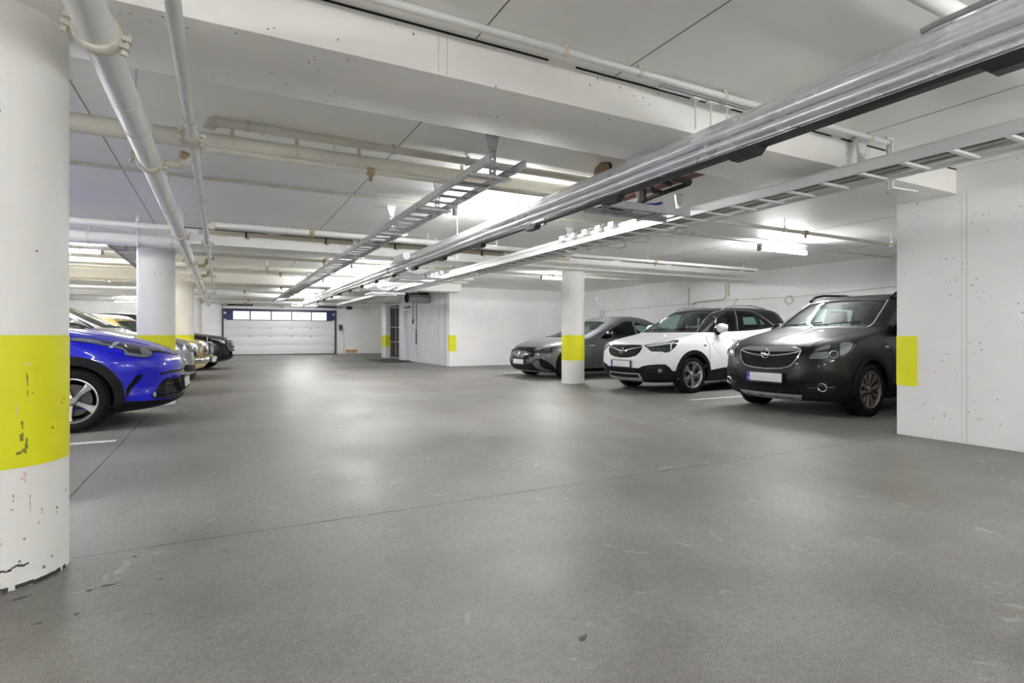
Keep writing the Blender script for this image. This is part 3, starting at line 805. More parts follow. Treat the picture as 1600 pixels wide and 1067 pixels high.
m = MB(); m.bbox(-.3, .0, .1, .35, .12, .18, .01); m.build('wooden_block', M['wood'], Fm)
m = MB(); m.bbox(-.3, -.1, -.02, .1, .18, .26, .01); m.bbox(-.02, .06, .0, .12, .16, .24, .01); m.build('red_fitting', pmat('red_fitting', srgb(150, 40, 36), .5), Fm)
m = MB(); m.tube([(.0, .2, -.02), (.12, .1, -.02), (.14, .03, -.02)], .013, 8); m.build('blue_valve', pmat('blue_plastic', srgb(58, 92, 170), .4), Fm)
m = MB(); m.tube([(-.1, .2, -.025), (.02, .18, -.02)], .018, 8); m.build('brass_valve', pmat('brass', srgb(160, 124, 60), .4, .6), Fm)
m = MB(); m.box(-.07, .07, -.72, .75, 0, .025)
tag(m.build('steel_plate', M['redpaint'], loc=(4.1, 4.6, 2.61), smooth=0), 'red-brown primed steel plate under the ceiling above the black bracket', 'steel plate')
m = MB(); m.tube([(0, -.6, 0), (0, .6, 0)], .014, 8); m.box(-.02, .02, -.62, -.58, -.014, .014); m.box(-.02, .02, .58, .62, -.014, .014)
tag(m.build('plate_hanger', M['black'], loc=(4.1, 4.6, CEIL-.0145)), 'thin black rod holding the red-brown plate to the ceiling', 'hanger rod')

# ------------------------------------------------------------------ foil-wrapped pipes on a black rail
def foil_pipe(x, z, r, label, y0=-1.5, y1=22.0):
    m = MB(); n = 18; st = 260; pts = []; rad = []
    seam = {int(k*st/20)+random.randint(-2, 2) for k in range(20)}
    ph = random.random()*9
    for i in range(st+1):
        y = y0 + (y1-y0)*i/st
        pts.append((x + .0015*math.sin(y*1.7+ph), y, z + .0008*math.sin(y*2.3+ph*2)))
        rad.append(r*(1 + random.uniform(-.006, .006)))
    m.tube(pts, r, n, radii=rad)
    o = m.build('foil_pipe', M['foil'], smooth=180)
    return tag(o, label, 'pipe', 'foil-wrapped pipes on the black rail')
foil_pipe(2.82, 2.327, .075, 'topmost silver foil-wrapped pipe of the long bundle')
foil_pipe(2.69, 2.266, .0355, 'second silver foil-wrapped pipe down in the long bundle')
foil_pipe(2.69, 2.199, .0275, 'third silver foil-wrapped pipe down in the long bundle')
foil_pipe(2.695, 2.1585, .0115, 'lowest and thinnest silver foil-wrapped pipe, on the black rail')
R_ = empty('pipe_rail', (2.7, 0, 2.12)); tag(R_, 'long black rail carrying the foil-wrapped pipes', 'rail')
m = MB(); m.box(-.022, .03, -1.5, 8.6, -.008, .016); m.box(-.022, .03, 8.9, 22, -.006, .014); m.build('rail_bar', M['black'], R_, smooth=0)
for k in range(16):
    y = -.27 + k*1.25
    m = MB(); m.prism([(-.13, .02), (-.08, -.03), (.08, -.03), (.13, .02)], lambda a, b_, d_: (d_, y+a, b_-.012), -.025, .04); m.build('clamp', M['black'], R_, smooth=0)
    if y > 5 and not any(a-.05 < y < b_+.05 for a, b_ in BEAMS):
        m = MB(); m.tube([(.225, y, -.01), (.225, y, CEIL-2.12)], .006, 8); m.tube([(.0, y, -.01), (.23, y, -.01)], .008, 8); m.build('hanger_rod', M['galv'], R_)
m = MB(); m.tube([(2.79, -1.4, 2.42), (2.79, .7, 2.425), (2.79, 1.3, 2.42), (2.80, 1.36, 2.418)], .014, 8)
tag(m.build('sheet_strip', M['galv_dark']), 'bent dull sheet strip lying on the foil pipes at the top right', 'sheet strip')
# rods and channel before the nearest beam
ch = empty('ceiling_channel', (2.8, 2.66, 2.60)); tag(ch, 'white ceiling channel with hanging rods before the nearest beam', 'channel')
m = MB(); m.box(-.36, .45, -.025, .015, 0, .004); m.box(-.36, .45, -.025, -.021, 0, .03); m.box(-.36, .45, .011, .015, 0, .03); m.build('channel_bar', M['tray_white'], ch, smooth=0)
for x in (-.05, .09, .24):
    m = MB(); m.tube([(x, 0, .07), (x, 0, -.20)], .006, 8); m.bbox(x-.04, x+.04, -.02, .01, -.012, .0, .003); m.build('hanger_rod', M['tray_white'], ch)

# clutter of foil ducts and cables near the far end of the rail
for i, (x, y, z) in enumerate(((3.35, 10.4, 2.28), (3.7, 14.0, 2.25))):
    m = MB()
    for k in range(5):
        pts = [(x-.36+.14*t_, y+.12*k+.12*math.sin(t_*1.1+k), z+.06*math.sin(t_*1.7+k*.8)) for t_ in range(6)]
        m.tube(pts, .035, 10)
    tag(m.build('foil_hose', M['foil'], smooth=70), ['tangle of foil hoses past the second beam beside the foil pipes', 'tangle of foil hoses further along beside the right tray'][i], 'hose')
    m = MB(); m.box(x-.42, x+.42, y-.35, y-.31, z-.18, z-.135); m.box(x-.42, x+.42, y+.4, y+.44, z-.18, z-.135); m.box(x-.42, x-.38, y-.31, y+.4, z-.18, z-.135)
    tag(m.build('support_frame', M['galv_dark'], smooth=0), ['dark steel frame under the nearer tangle of foil hoses', 'dark steel frame under the farther tangle of foil hoses'][i], 'frame')
m = MB(); m.tube([(0, -.2, 0), (0, .35, 0)], .06, 14)
tag(m.build('white_sleeve', M['socket'], loc=(2.60, 8.75, 2.30)), 'white pipe sleeve on the foil pipes just before the second beam', 'pipe fitting')

# left: end of another tray above the silver car
T = empty('tray_end', (-1.25, 9.95, 2.36)); tag(T, 'grey end of a cable tray above the silver car beside the second column', 'cable tray')
for sx in (-.22, .12):
    m = MB(); m.box(sx-.004, sx+.004, 0, 3.3, 0, .06); m.build('side_rail', M['galv_dark'], T, smooth=0)
for k in range(12):
    m = MB(); m.box(-.22, .12, .1+k*.27, .14+k*.27, .0, .02); m.build('rung', M['galv_dark'], T, smooth=0)
for y in (.45, 1.7): bracket(T, -.05, y, CEIL-2.36, -.02, M['galv_dark'])

# back wall cables and conduits
def wall_cable(name, pts, r, label, cat='cable'):
    m = MB(); m.tube(pts, r, 8); return tag(m.build(name, M['cable']), label, cat)
X_ = XR-.012
wall_cable('wall_conduit', [(X_, 11.95, 2.43), (X_, 11.95, 1.2)], .022, 'grey vertical conduit on the back wall behind the white car', 'conduit')
wall_cable('wall_conduit', [(X_, 10.62, 2.43), (X_, 10.62, 2.08), (X_, 10.70, 2.02), (X_, 11.6, 2.0), (X_, 11.68, 1.96), (X_, 11.68, 1.9)], .02, 'bent conduit on the back wall, dropping from the second beam', 'conduit')
wall_cable('wall_conduit', [(X_, 10.52, 2.43), (X_, 10.52, 2.1)], .026, 'short conduit on the back wall beside the bent one', 'conduit')
wall_cable('wall_cable', [(X_, 6.2, 2.04), (X_, 8.6, 1.96), (X_, 10.5, 1.99), (X_, 12, 1.96), (X_, 14, 1.94), (X_, 16.0, 1.90)], .008, 'thin cable strung along the back wall above the cars')
for i, (y, z) in enumerate(((8.72, 1.9), (16.1, 1.82))):
    pts = [(X_-.01, y+.1*math.cos(a*PI/8), z+.1*math.sin(a*PI/8)) for a in range(17)]
    m = MB(); m.tube(pts, .008, 8); m.tube([(p[0]-.008, p[1]+.01, p[2]-.012) for p in pts], .008, 8)
    tag(m.build('hanging_cable_coil', M['cable']), ['coiled cable hanging on the back wall above the dark brown car', 'coiled cable on the back wall beside the free-standing column'][i], 'cable')
jb = empty('junction_box', (XR, 11.75, 1.78)); tag(jb, 'small white junction box on the back wall behind the white car', 'junction box')
m = MB(); m.bbox(-.1, 0, -.28, .28, 0, .1, .01); m.build('box_body', M['socket'], jb)
m = MB(); m.tube([(-.05, 0, .1), (-.05, .02, .18), (-.03, -.1, .2)], .01, 8); m.build('lead', M['black'], jb)
bb = MB(); bb.bbox(-.09, 0, -.2, .2, -.08, .08, .01)
tag(bb.build('wall_cabinet', M['socket'], loc=(XR, 16.6, 2.35)), 'small white box in the top corner of the back wall', 'box')
# ------------------------------------------------------------------ car builder
M['tyre'] = pmat('tyre_rubber', srgb(16, 16, 17), .8, spec=.25, bump=.1, bscale=140)
M['alloy'] = pmat('silver_alloy', srgb(188, 188, 186), .28, .85)
M['alloy_warm'] = pmat('warm_grey_alloy', srgb(150, 144, 132), .34, .8)
M['alloy_dark'] = pmat('dark_alloy', srgb(60, 61, 64), .35, .8)
M['disc'] = pmat('brake_disc_steel', srgb(96, 94, 92), .4, .8)
M['chrome'] = pmat('chrome', srgb(225, 226, 228), .09, 1.0)
M['satin'] = pmat('satin_silver', srgb(176, 178, 180), .3, .6)
M['clad'] = pmat('black_cladding', srgb(20, 20, 23), .6, spec=.22, bump=.05, bscale=220)
M['gloss_black'] = pmat('gloss_black_trim', srgb(6, 6, 8), .16, spec=.3)
M['grille_black'] = pmat('black_grille', srgb(6, 6, 7), .55, spec=.2)
M['interior'] = pmat('dark_cabin_trim', srgb(26, 26, 28), .75)
M['seat_cloth'] = pmat('dark_seat_cloth', srgb(34, 34, 37), .9)
M['plate'] = pmat('blank_grey_plate', srgb(206, 208, 211), .45)
M['plate_blue'] = pmat('plate_blue_strip', srgb(38, 60, 176), .45)
M['plate_black'] = pmat('plate_holder', srgb(14, 14, 16), .5)
M['lamp_dark'] = pmat('dark_lamp_bowl', srgb(16, 17, 20), .15, .3, coat=.8)
M['lamp_chrome'] = pmat('lamp_reflector', srgb(196, 198, 202), .16, .9)
M['lamp_clear'] = glass_mat('clear_lamp_lens', (.93, .95, .97, 1))
M['drl'] = pmat('white_light_guide', srgb(214, 220, 226), .25)
M['amber'] = pmat('amber_lens', srgb(200, 110, 24), .25, coat=.5)
M['seam'] = pmat('shut_line', srgb(8, 8, 9), .9)
M['glass_front'] = glass_mat('windscreen_glass', (.86, .94, .93, 1))
M['glass_side'] = glass_mat('tinted_side_glass', (.72, .82, .81, 1))
M['wheel_well'] = pmat('wheel_well_liner', srgb(8, 8, 9), .95, spec=.1)
M['redlens'] = pmat('red_tail_lens', srgb(120, 10, 12), .2, coat=.5)

def paint(name, col, metal=0.0, rough=.35, flake=0.0, coat=.55):
    t = NT(name); b = t.b
    b.inputs['Base Color'].default_value = col; b.inputs['Metallic'].default_value = metal
    b.inputs['Roughness'].default_value = rough; b.inputs['Specular IOR Level'].default_value = .3; b.inputs['Coat Weight'].default_value = coat
    b.inputs['Coat Roughness'].default_value = .03
    if flake:
        t.link(t.ramp(t.noise(t.coords(), 900, 1), [(.35, tuple(c*(1-flake) for c in col[:3])+(1,)), (.65, tuple(min(1, c*(1+flake)) for c in col[:3])+(1,))]), b.inputs['Base Color'])
    return t.mat

def pchip(ys):
    n = len(ys); d = [ys[i+1]-ys[i] for i in range(n-1)]; m = [0.0]*n
    for i in range(1, n-1):
        if d[i-1]*d[i] > 0: m[i] = 2*d[i-1]*d[i]/(d[i-1]+d[i])
    m[0] = d[0]; m[-1] = d[-1]
    def f(v):
        i = min(max(int(v), 0), n-2); t = v-i
        return ((2*t**3-3*t**2+1)*ys[i] + (t**3-2*t**2+t)*m[i] + (-2*t**3+3*t**2)*ys[i+1] + (t**3-t**2)*m[i+1])
    return f

class Body:
    """closed car skin as a stack of plan outlines; (u, v): u 0..1 nose quarter, 1..2 flank, 2..3 tail quarter; v level"""
    KEYS = ('z', 'xf', 'xr', 'w', 'cf', 'nf', 'cr', 'nr')
    def __init__(s, levels):
        s.n = len(levels)
        s.f = {k: pchip([L[i] for L in levels]) for i, k in enumerate(s.KEYS)}
    def par(s, v): return [s.f[k](v) for k in s.KEYS]
    def v_of_z(s, z):
        lo, hi = 0.0, s.n-1.0
        for _ in range(40):
            m = (lo+hi)/2
            if s.f['z'](m) < z: lo = m
            else: hi = m
        return (lo+hi)/2
    def S(s, u, v):
        z, xf, xr, w, cf, nf, cr, nr = s.par(v)
        sg = 1
        if u < 0: u = -u; sg = -1
        if u <= 1:
            sn, cs = math.sin(u*PI/2), max(math.cos(u*PI/2), 0); q = (sn**nf+cs**nf)**(1/nf)
            y = w*sn/q; x = xf + cf*(1-cs/q)
        elif u <= 2:
            y = w; x = (xf+cf)*(2-u) + (xr-cr)*(u-1)
        else:
            sn, cs = math.sin((3-u)*PI/2), max(math.cos((3-u)*PI/2), 0)
            if u > 3: sn = -math.sin((u-3)*PI/2); cs = math.cos((u-3)*PI/2)
            q = (abs(sn)**nr+cs**nr)**(1/nr)
            y = w*sn/q; x = xr - cr*(1-cs/q)
        return Vector((x, sg*y, z))
    def N(s, u, v):
        e = .004
        ua = min(max(u, -2.99), 2.99); va = min(max(v, e), s.n-1-e)
        du = s.S(ua+e, va)-s.S(ua-e, va); dv = s.S(ua, va+e)-s.S(ua, va-e)
        n = dv.cross(du)
        if n.length < 1e-12: return Vector((0, 0, 1))
        n.normalize()
        return n
    def uy(s, y, z, v=None):
        """nose quarter from half width y"""
        v = s.v_of_z(z) if v is None else v
        w, n = s.f['w'](v), s.f['nf'](v)
        r = min(abs(y)/w, .99999)
        return (math.atan(r/(1-r**n)**(1/n))/(PI/2), v)
    def ux(s, x, z, v=None):
        """flank / corner from x"""
        v = s.v_of_z(z) if v is None else v
        _, xf, xr, w, cf, nf, cr, nr = s.par(v)
        if x < xf+cf:
            t = 1-min(max((x-xf)/cf, 0), 1)
            return (math.atan2((1-t**nf)**(1/nf), t)/(PI/2), v)
        if x <= xr-cr: return (1+(x-xf-cf)/(xr-cr-xf-cf), v)
        t = 1-min(max((xr-x)/cr, 0), 1)
        return (3-math.atan2((1-t**nr)**(1/nr), t)/(PI/2), v)
    def ty(s, y, z):
        """tail quarter from half width y"""
        v = s.v_of_z(z); w, n = s.f['w'](v), s.f['nr'](v)
        r = min(abs(y)/w, .99999)
        return (3-math.atan(r/(1-r**n)**(1/n))/(PI/2), v)
    def pts(s, L, dense=True, closed=True):
        """('y', y, z) / ('x', x, z) / ('t', y, z) -> (u, v)"""
        out = []
        if len(L) > 1 and dense:
            D = []
            for i, p in enumerate(L):
                q = L[(i+1) % len(L)]; D.append(p)
                if p[0] == q[0] and (i+1 < len(L) or closed):
                    k = int(math.hypot(q[1]-p[1], q[2]-p[2])/.05)
                    D += [(p[0], p[1]+(q[1]-p[1])*t/(k+1), p[2]+(q[2]-p[2])*t/(k+1)) for t in range(1, k+1)]
            L = D
        for k, a, z in L:
            out.append(s.uy(a, z) if k == 'y' else (s.ux(a, z) if k == 'x' else (s.ty(a, z) if k == 't' else (a, s.v_of_z(z)))))
        return out

def pip(p, poly):
    x, y = p; c = False; j = len(poly)-1
    for i in range(len(poly)):
        xi, yi = poly[i]; xj, yj = poly[j]
        if (yi > y) != (yj > y) and x < (xj-xi)*(y-yi)/(yj-yi)+xi: c = not c
        j = i
    return c

def smooth_loop(P, n=5, closed=True):
    """Catmull-Rom through the points"""
    out = []; N = len(P); R = N if closed else N-1
    for i in range(R):
        p0 = P[(i-1) % N] if closed or i > 0 else P[i]; p1 = P[i]; p2 = P[(i+1) % N]
        p3 = P[(i+2) % N] if closed or i+2 < N else p2
        for k in range(n):
            t = k/n
            out.append(tuple(.5*((2*p1[q]) + (-p0[q]+p2[q])*t + (2*p0[q]-5*p1[q]+4*p2[q]-p3[q])*t*t + (-p0[q]+3*p1[q]-3*p2[q]+p3[q])*t**3) for q in (0, 1)))
    if not closed: out.append(P[-1])
    return out

def dens(P, B, step=.03, closed=True):
    out = []; N = len(P)
    for i in range(N if closed else N-1):
        a, b = P[i], P[(i+1) % N]
        L = (B.S(*a)-B.S(*b)).length
        k = max(1, int(L/step))
        for q in range(k): out.append((a[0]+(b[0]-a[0])*q/k, a[1]+(b[1]-a[1])*q/k))
    if not closed: out.append(P[-1])
    return out

US = 1.1   # metric-ish scaling of u against v for triangulation
def cdt(poly, holes=(), du=.04, dv=.12, lines=()):
    """triangulate polygon in (u, v) with interior grid points; holes removed"""
    V = []; Ed = []
    def loop(L):
        b = len(V); n = len(L)
        for p in L: V.append(Vector((p[0]*US, p[1]*.1)))
        for i in range(n): Ed.append((b+i, b+(i+1) % n))
    loop(poly)
    for h in holes: loop(h)
    for Ln in lines:
        b = len(V)
        for p in Ln: V.append(Vector((p[0]*US, p[1]*.1)))
        for i in range(len(Ln)-1): Ed.append((b+i, b+i+1))
    u0 = min(p[0] for p in poly); u1 = max(p[0] for p in poly); v0 = min(p[1] for p in poly); v1 = max(p[1] for p in poly)
    nu = max(1, int(round((u1-u0)/du))); nv = max(1, int(round((v1-v0)/dv)))
    for i in range(1, nu):
        for j in range(1, nv):
            q = (u0+(u1-u0)*i/nu, v0+(v1-v0)*j/nv)
            if pip(q, poly): V.append(Vector((q[0]*US, q[1]*.1)))
    r = geometry.delaunay_2d_cdt(V, Ed, [], 0, 1e-5)
    uv = [(p[0]/US, p[1]/.1) for p in r[0]]
    F = []
    for f in r[2]:
        c = (sum(uv[i][0] for i in f)/len(f), sum(uv[i][1] for i in f)/len(f))
        if pip(c, poly) and not any(pip(c, h) for h in holes): F.append(tuple(f))
    return uv, F

def mirror_y(vs): return [(p[0], -p[1], p[2]) for p in vs]

def skin_mesh(name, B, uv, F, mats, parent, off=0.0, thick=.02, both=True, rim=True, weld=True, mi_in=1, split=False, fmat=None):
    """lift a (u, v) triangulation onto the skin, with thickness and its mirror image; analytic normals"""
    n = len(uv)
    P = [B.S(*q) for q in uv]; Nn = [B.N(*q) for q in uv]
    # orientation: outward normal has positive y on the flank
    out_o = [P[i] + Nn[i]*off for i in range(n)]
    out_i = [P[i] + Nn[i]*(off-thick) for i in range(n)]
    edges = {}
    FF = []
    for f in F:
        a, b, c = f[0], f[1], f[2]
        nn = (out_o[b]-out_o[a]).cross(out_o[c]-out_o[a])
        m = Nn[a]+Nn[b]+Nn[c]
        f = f if nn.dot(m) >= 0 else tuple(reversed(f))
        FF.append(f)
        for i in range(len(f)):
            e = (f[i], f[(i+1) % len(f)])
            edges[tuple(sorted(e))] = None if tuple(sorted(e)) in edges else e
    V = []; Fs = []; Mi = []; NV = []
    def half(sg):
        b = len(V)
        for i in range(n):
            p = out_o[i]; V.append((p.x, sg*p.y, p.z)); NV.append((Nn[i].x, sg*Nn[i].y, Nn[i].z))
        for i in range(n):
            p = out_i[i]; V.append((p.x, sg*p.y, p.z)); NV.append((-Nn[i].x, -sg*Nn[i].y, -Nn[i].z))
        for f in FF:
            mo = 0 if fmat is None else fmat(sum(uv[i][0] for i in f)/len(f), sum(uv[i][1] for i in f)/len(f))
            Fs.append(tuple(b+i for i in (f if sg > 0 else reversed(f)))); Mi.append(mo)
            Fs.append(tuple(b+n+i for i in (reversed(f) if sg > 0 else f))); Mi.append(mi_in)
        if rim:
            for e in edges.values():
                if e is None: continue
                if both and abs(uv[e[0]][0]) < 1e-6 and abs(uv[e[1]][0]) < 1e-6: continue
                if both and abs(uv[e[0]][0]-3) < 1e-6 and abs(uv[e[1]][0]-3) < 1e-6: continue
                q = (b+e[1], b+e[0], b+n+e[0], b+n+e[1])
                Fs.append(q if sg > 0 else tuple(reversed(q))); Mi.append(min(mi_in, len(mats)-1))
    if split == -1: half(-1)
    else:
        half(1)
        if both: half(-1)
    me = bpy.data.meshes.new(name)
    me.from_pydata(V, [], Fs)
    for m in mats: me.materials.append(m)
    if len(mats) == 1: Mi = [0]*len(Mi)
    me.polygons.foreach_set('material_index', Mi)
    me.polygons.foreach_set('use_smooth', [True]*len(me.polygons))
    me.update()
    if len(me.polygons) == len(Fs):
        ln = []
        nin = 2*len(FF) if True else 0
        for pi, p in enumerate(me.polygons):
            fn = None
            for li in p.loop_indices:
                vi = me.loops[li].vertex_index
                nvv = Vector(NV[vi])
                if len(p.vertices) == 4 and rim and abs(nvv.dot(p.normal)) < .5: nvv = p.normal
                ln.append(tuple(nvv))
        me.normals_split_custom_set(ln)
    o = bpy.data.objects.new(name, me)
    return link(o, parent)

def patch(name, B, L, mat, parent, off=.004, thick=.014, both=True, smooth=0, du=.03, dv=.1, holes=(), side=None, raw=False):
    """a panel lying on the skin. L: tagged outline on the +y side (symmetric half if it starts on y = 0)"""
    P = B.pts(L, not smooth) if not raw else L
    if smooth: P = smooth_loop(P, smooth)
    P = dens(P, B, .025)
    hs = [dens(B.pts(h), B, .025) for h in holes]
    uv, F = cdt(P, hs, du, dv)
    mats = mat if isinstance(mat, (list, tuple)) else [mat]
    if side:
        return skin_mesh(name, B, uv, F, mats, parent, off, thick, False, split=side)
    return skin_mesh(name, B, uv, F, mats, parent, off, thick, both)

def pair(name, B, L, mat, parent, **kw):
    """left and right as two parts"""
    a = patch(name, B, L, mat, parent, side=1, **kw)
    b = patch(name, B, L, mat, parent, side=-1, **kw)
    return b, a

def stroke(name, B, L, width, mat, parent, off=.004, thick=.01, both=True, side=None, n=6, smooth=True):
    """ribbon along a polyline on the skin"""
    P = B.pts(L, not (smooth and len(L) > 2), False)
    if smooth and len(P) > 2: P = smooth_loop(P, n, closed=False)
    P = dens(P, B, .03, closed=False)
    if both and side is None and min(abs(q[0]) for q in P) > .01 and max(q[0] for q in P) < 2.99:
        return [stroke(name, B, L, width, mat, parent, off, thick, both, sd, n, smooth) for sd in (1, -1)][0]
    mb = MB(); sides = [1, -1] if both and side is None else [side or 1]
    for sg in sides:
        rows = []
        for i, q in enumerate(P):
            p = B.S(*q); N_ = B.N(*q)
            a = B.S(*P[max(i-1, 0)]); b = B.S(*P[min(i+1, len(P)-1)])
            d = (b-a).normalized(); w_ = d.cross(N_).normalized()*(width/2)
            rows.append([p-w_+N_*(off-thick), p-w_+N_*off*.8, p+N_*(off+width*.06), p+w_+N_*off*.8, p+w_+N_*(off-thick)])
        b0 = len(mb.v)
        for r in rows: mb.v += [(q.x, sg*q.y, q.z) for q in r]
        for i in range(len(rows)-1):
            for k in range(4):
                f = (b0+i*5+k, b0+i*5+k+1, b0+(i+1)*5+k+1, b0+(i+1)*5+k)
                mb.f.append(f if sg < 0 else tuple(reversed(f))); mb.m.append(0)
        for e in (0, len(rows)-1):
            mb.f.append(tuple(b0+e*5+k for k in range(5))); mb.m.append(0)
    return mb.build(name, mat, parent, smooth=50)

def arch_loop(B, xc, zc, R, zlow):
    """wheel-arch outline on the flank in tagged points (closed loop running below the sill)"""
    L = []
    a0 = math.asin(max(-1, min(1, (zlow-zc)/R)))
    for k in range(33):
        a = a0 + (PI-2*a0)*k/32
        L.append(('x', xc+R*math.cos(a), zc+R*math.sin(a)))
    return L

def car_body(B, parent, mats, wheels, Ra, windows, name='body', zlow=None, du=.035, dv=.14, lines=(), fmat=None):
    """skin with wheel arches and window openings; windows: list of tagged outlines"""
    top = B.n-1
    P = [(0, 0)] + [(u, 0) for u in [i*.05 for i in range(1, 60)]] + [(3, 0)] + [(3, top*j/80) for j in range(1, 81)] + [(3-i*.05, top) for i in range(1, 61)] + [(0, top*(80-j)/80) for j in range(1, 80)]
    zl = B.f['z'](0)+.004 if zlow is None else zlow
    holes = []
    for xc, zc in wheels:
        h = [q for q in B.pts(arch_loop(B, xc, zc, Ra, zl))]
        zb_ = B.f['z'](0.006); hx = math.sqrt(max(Ra*Ra-(zl-zc)**2, .01))
        dn = [B.ux(xc-hx, zl+(zb_-zl)*k/6) for k in range(1, 7)]; up_ = [B.ux(xc+hx, zb_+(zl-zb_)*k/6) for k in range(0, 6)]
        holes.append(dens(h + dn + up_, B, .03))
    for wl in windows:
        holes.append(dens(B.pts(wl), B, .03))
    uv, F = cdt(P, holes, du, dv, lines)
    o = skin_mesh(name, B, uv, F, mats, parent, 0, .03, True, fmat=fmat)
    # underbody closing plate
    m = MB(); L = [B.S(i*.1, 0) for i in range(31)]
    loop = [(p.x, p.y, p.z+.01) for p in L] + [(p.x, -p.y, p.z+.01) for p in reversed(L[1:-1])]
    m.add(loop, [tuple(range(len(loop)))])
    loop2 = [(p[0], p[1], p[2]+.02) for p in loop]
    m.add(loop2, [tuple(range(len(loop2)))])
    m.build('underbody', M['wheel_well'], parent, smooth=0)
    return o

def wheel_wells(B, parent, wheels, Ra, yin):
    for xc, zc in wheels:
        for sg in (-1, 1):
            v = B.v_of_z(zc+.1)
            w = B.f['w'](v)
            m = MB(); m.lathe([(.0, yin), (Ra+.012, yin), (Ra+.012, w-.09)], c=(xc, 0, zc), axis='y', n=40, a0=-.35, a1=PI+.35)
            if sg < 0: m.v = mirror_y(m.v)
            m.build('wheel_well', M['wheel_well'], parent, recalc=False)

def wheel(parent, x, y, R, W, rim_r, style, rim_mat, side, spin=0.0, hub_mat=None, accent=None):
    """tyre with rim, disc and nuts; outer face towards `side` (+1/-1 in y)"""
    root = MB(); h = W/2
    pr = [(rim_r-.005, -h+.01), (rim_r+.01, -h), (rim_r+.035, -h-.004), (R-.045, -h-.006), (R-.018, -h+.012), (R-.004, -h+.04)]
    g = []
    for q in (-.3, .0, .3):
        yc = q*W*.75
        g += [(R, yc-.022), (R-.006, yc-.02), (R-.006, yc+.02), (R, yc+.022)] if False else [(R, yc-.03), (R, yc+.022), (R-.007, yc+.024), (R-.007, yc+.028)]
    pr = pr + g + [(r, -a) for r, a in reversed(pr)]
    root.lathe(pr, axis='y', n=64)
    for k in range(56):      # shoulder blocks of the tread
        a = 2*PI*k/56
        for sy in (-1, 1):
            c = Vector((math.cos(a)*(R-.006), sy*(h-.03), math.sin(a)*(R-.006)))
            root.obox(c, (-math.sin(a)*.011, sy*.003, math.cos(a)*.011), (0, .021, 0), (math.cos(a)*.0075, 0, math.sin(a)*.0075))
    t = root.build('wheel', M['tyre'], parent, smooth=40)
    t.location = (x, y, R)
    t.rotation_euler = (0, spin, 0 if side < 0 else PI)      # built with the outer face towards -y
    o = -h        # outer face plane
    m = MB()
    m.lathe([(rim_r+.004, o+.004), (rim_r+.006, o-.002), (rim_r-.006, o-.004), (rim_r-.018, o+.012), (rim_r-.022, o+.06), (rim_r-.03, h-.02), (rim_r-.01, h)], axis='y', n=64)
    def fz(r, d): return o + d + .02*(1-(r/rim_r))
    def spoke(poly, depth=.0, th=.03, chamf=.006):
        """poly in polar (r, angle); a bevelled bar following the dished face"""
        V0 = []; V1 = []; V2 = []
        cr = sum(r for r, a in poly)/len(poly); ca = sum(a for r, a in poly)/len(poly)
        for r, a in poly:
            k = 1-chamf/max(.02, .04)
            r2 = cr+(r-cr)*.94; a2 = ca+(a-ca)*.78
            V0.append((r2*math.cos(a2), fz(r2, depth)+.0, r2*math.sin(a2)))
            V1.append((r*math.cos(a), fz(r, depth)+chamf, r*math.sin(a)))
            V2.append((r*math.cos(a), fz(r, depth)+th, r*math.sin(a)))
        n = len(poly)
        m.add(V0+V1+V2, [tuple(range(n))] + [(i, (i+1) % n, n+(i+1) % n, n+i) for i in range(n)] + [(n+i, n+(i+1) % n, 2*n+(i+1) % n, 2*n+i) for i in range(n)] + [tuple(range(3*n-1, 2*n-1, -1))])
    rr = rim_r-.012
    acc = None
    if style == 'ten':            # five pairs of slim tapering spokes
        for k in range(5):
            for s in (-1, 1):
                a = 2*PI*k/5 + s*.30
                spoke([(.05, a-s*.12-.22), (.05, a-s*.12+.22), (rr*.55, a+.135), (rr, a+.15+s*.02), (rr, a-.15+s*.02), (rr*.55, a-.135)], .012)
    elif style == 'split':        # five forked spokes
        for k in range(5):
            a = 2*PI*k/5
            spoke([(.05, a-.5), (.05, a+.5), (rr*.48, a+.17), (rr*.48, a-.17)], .012)
            spoke([(rr*.44, a-.16), (rr*.44, a+.16), (rr*.62, a+.12), (rr, a+.0), (rr, a-.26), (rr*.66, a-.14)], .01)
            spoke([(rr*.44, a-.02), (rr*.44, a+.2), (rr*.70, a+.30), (rr, a+.46), (rr, a+.24), (rr*.68, a+.16)], .01)
    elif style == 'five':         # five broad blades
        for k in range(5):
            a = 2*PI*k/5
            spoke([(.05, a-.55), (.05, a+.55), (rr*.4, a+.32), (rr*.75, a+.23), (rr, a+.27), (rr, a-.13), (rr*.75, a-.12), (rr*.4, a-.2)], .012)
    elif style == 'disc':         # pressed steel cap
        m.lathe([(0, o+.0), (rr*.35, o-.002), (rr*.45, o+.014), (rr*.9, o+.02), (rr, o+.012)], axis='y', n=48)
    else:                         # seven straight spokes
        for k in range(7):
            a = 2*PI*k/7
            spoke([(.05, a-.4), (.05, a+.4), (rr*.5, a+.11), (rr, a+.13), (rr, a-.13), (rr*.5, a-.11)], .012)
    m.lathe([(0, o+.012), (.03, o+.012), (.034, o+.016), (.05, o+.02), (.06, o+.03), (.062, o+.06)], axis='y', n=32)
    m.build('rim', rim_mat, t, smooth=35)
    b = MB(); b.lathe([(.05, 0), (rim_r*.72, 0), (rim_r*.72, .025), (.05, .025)], c=(0, o+.085, 0), axis='y', n=40)
    b.bbox(-rim_r*.75, -rim_r*.35, o+.06, o+.12, -.07, .07, .012)
    b.build('brake_disc', M['disc'], t, smooth=35)
    b = MB(); b.lathe([(0, o+.05), (rim_r-.03, h-.06)], axis='y', n=32)
    b.build('wheel_back', M['wheel_well'], t, smooth=35)
    nu = MB()
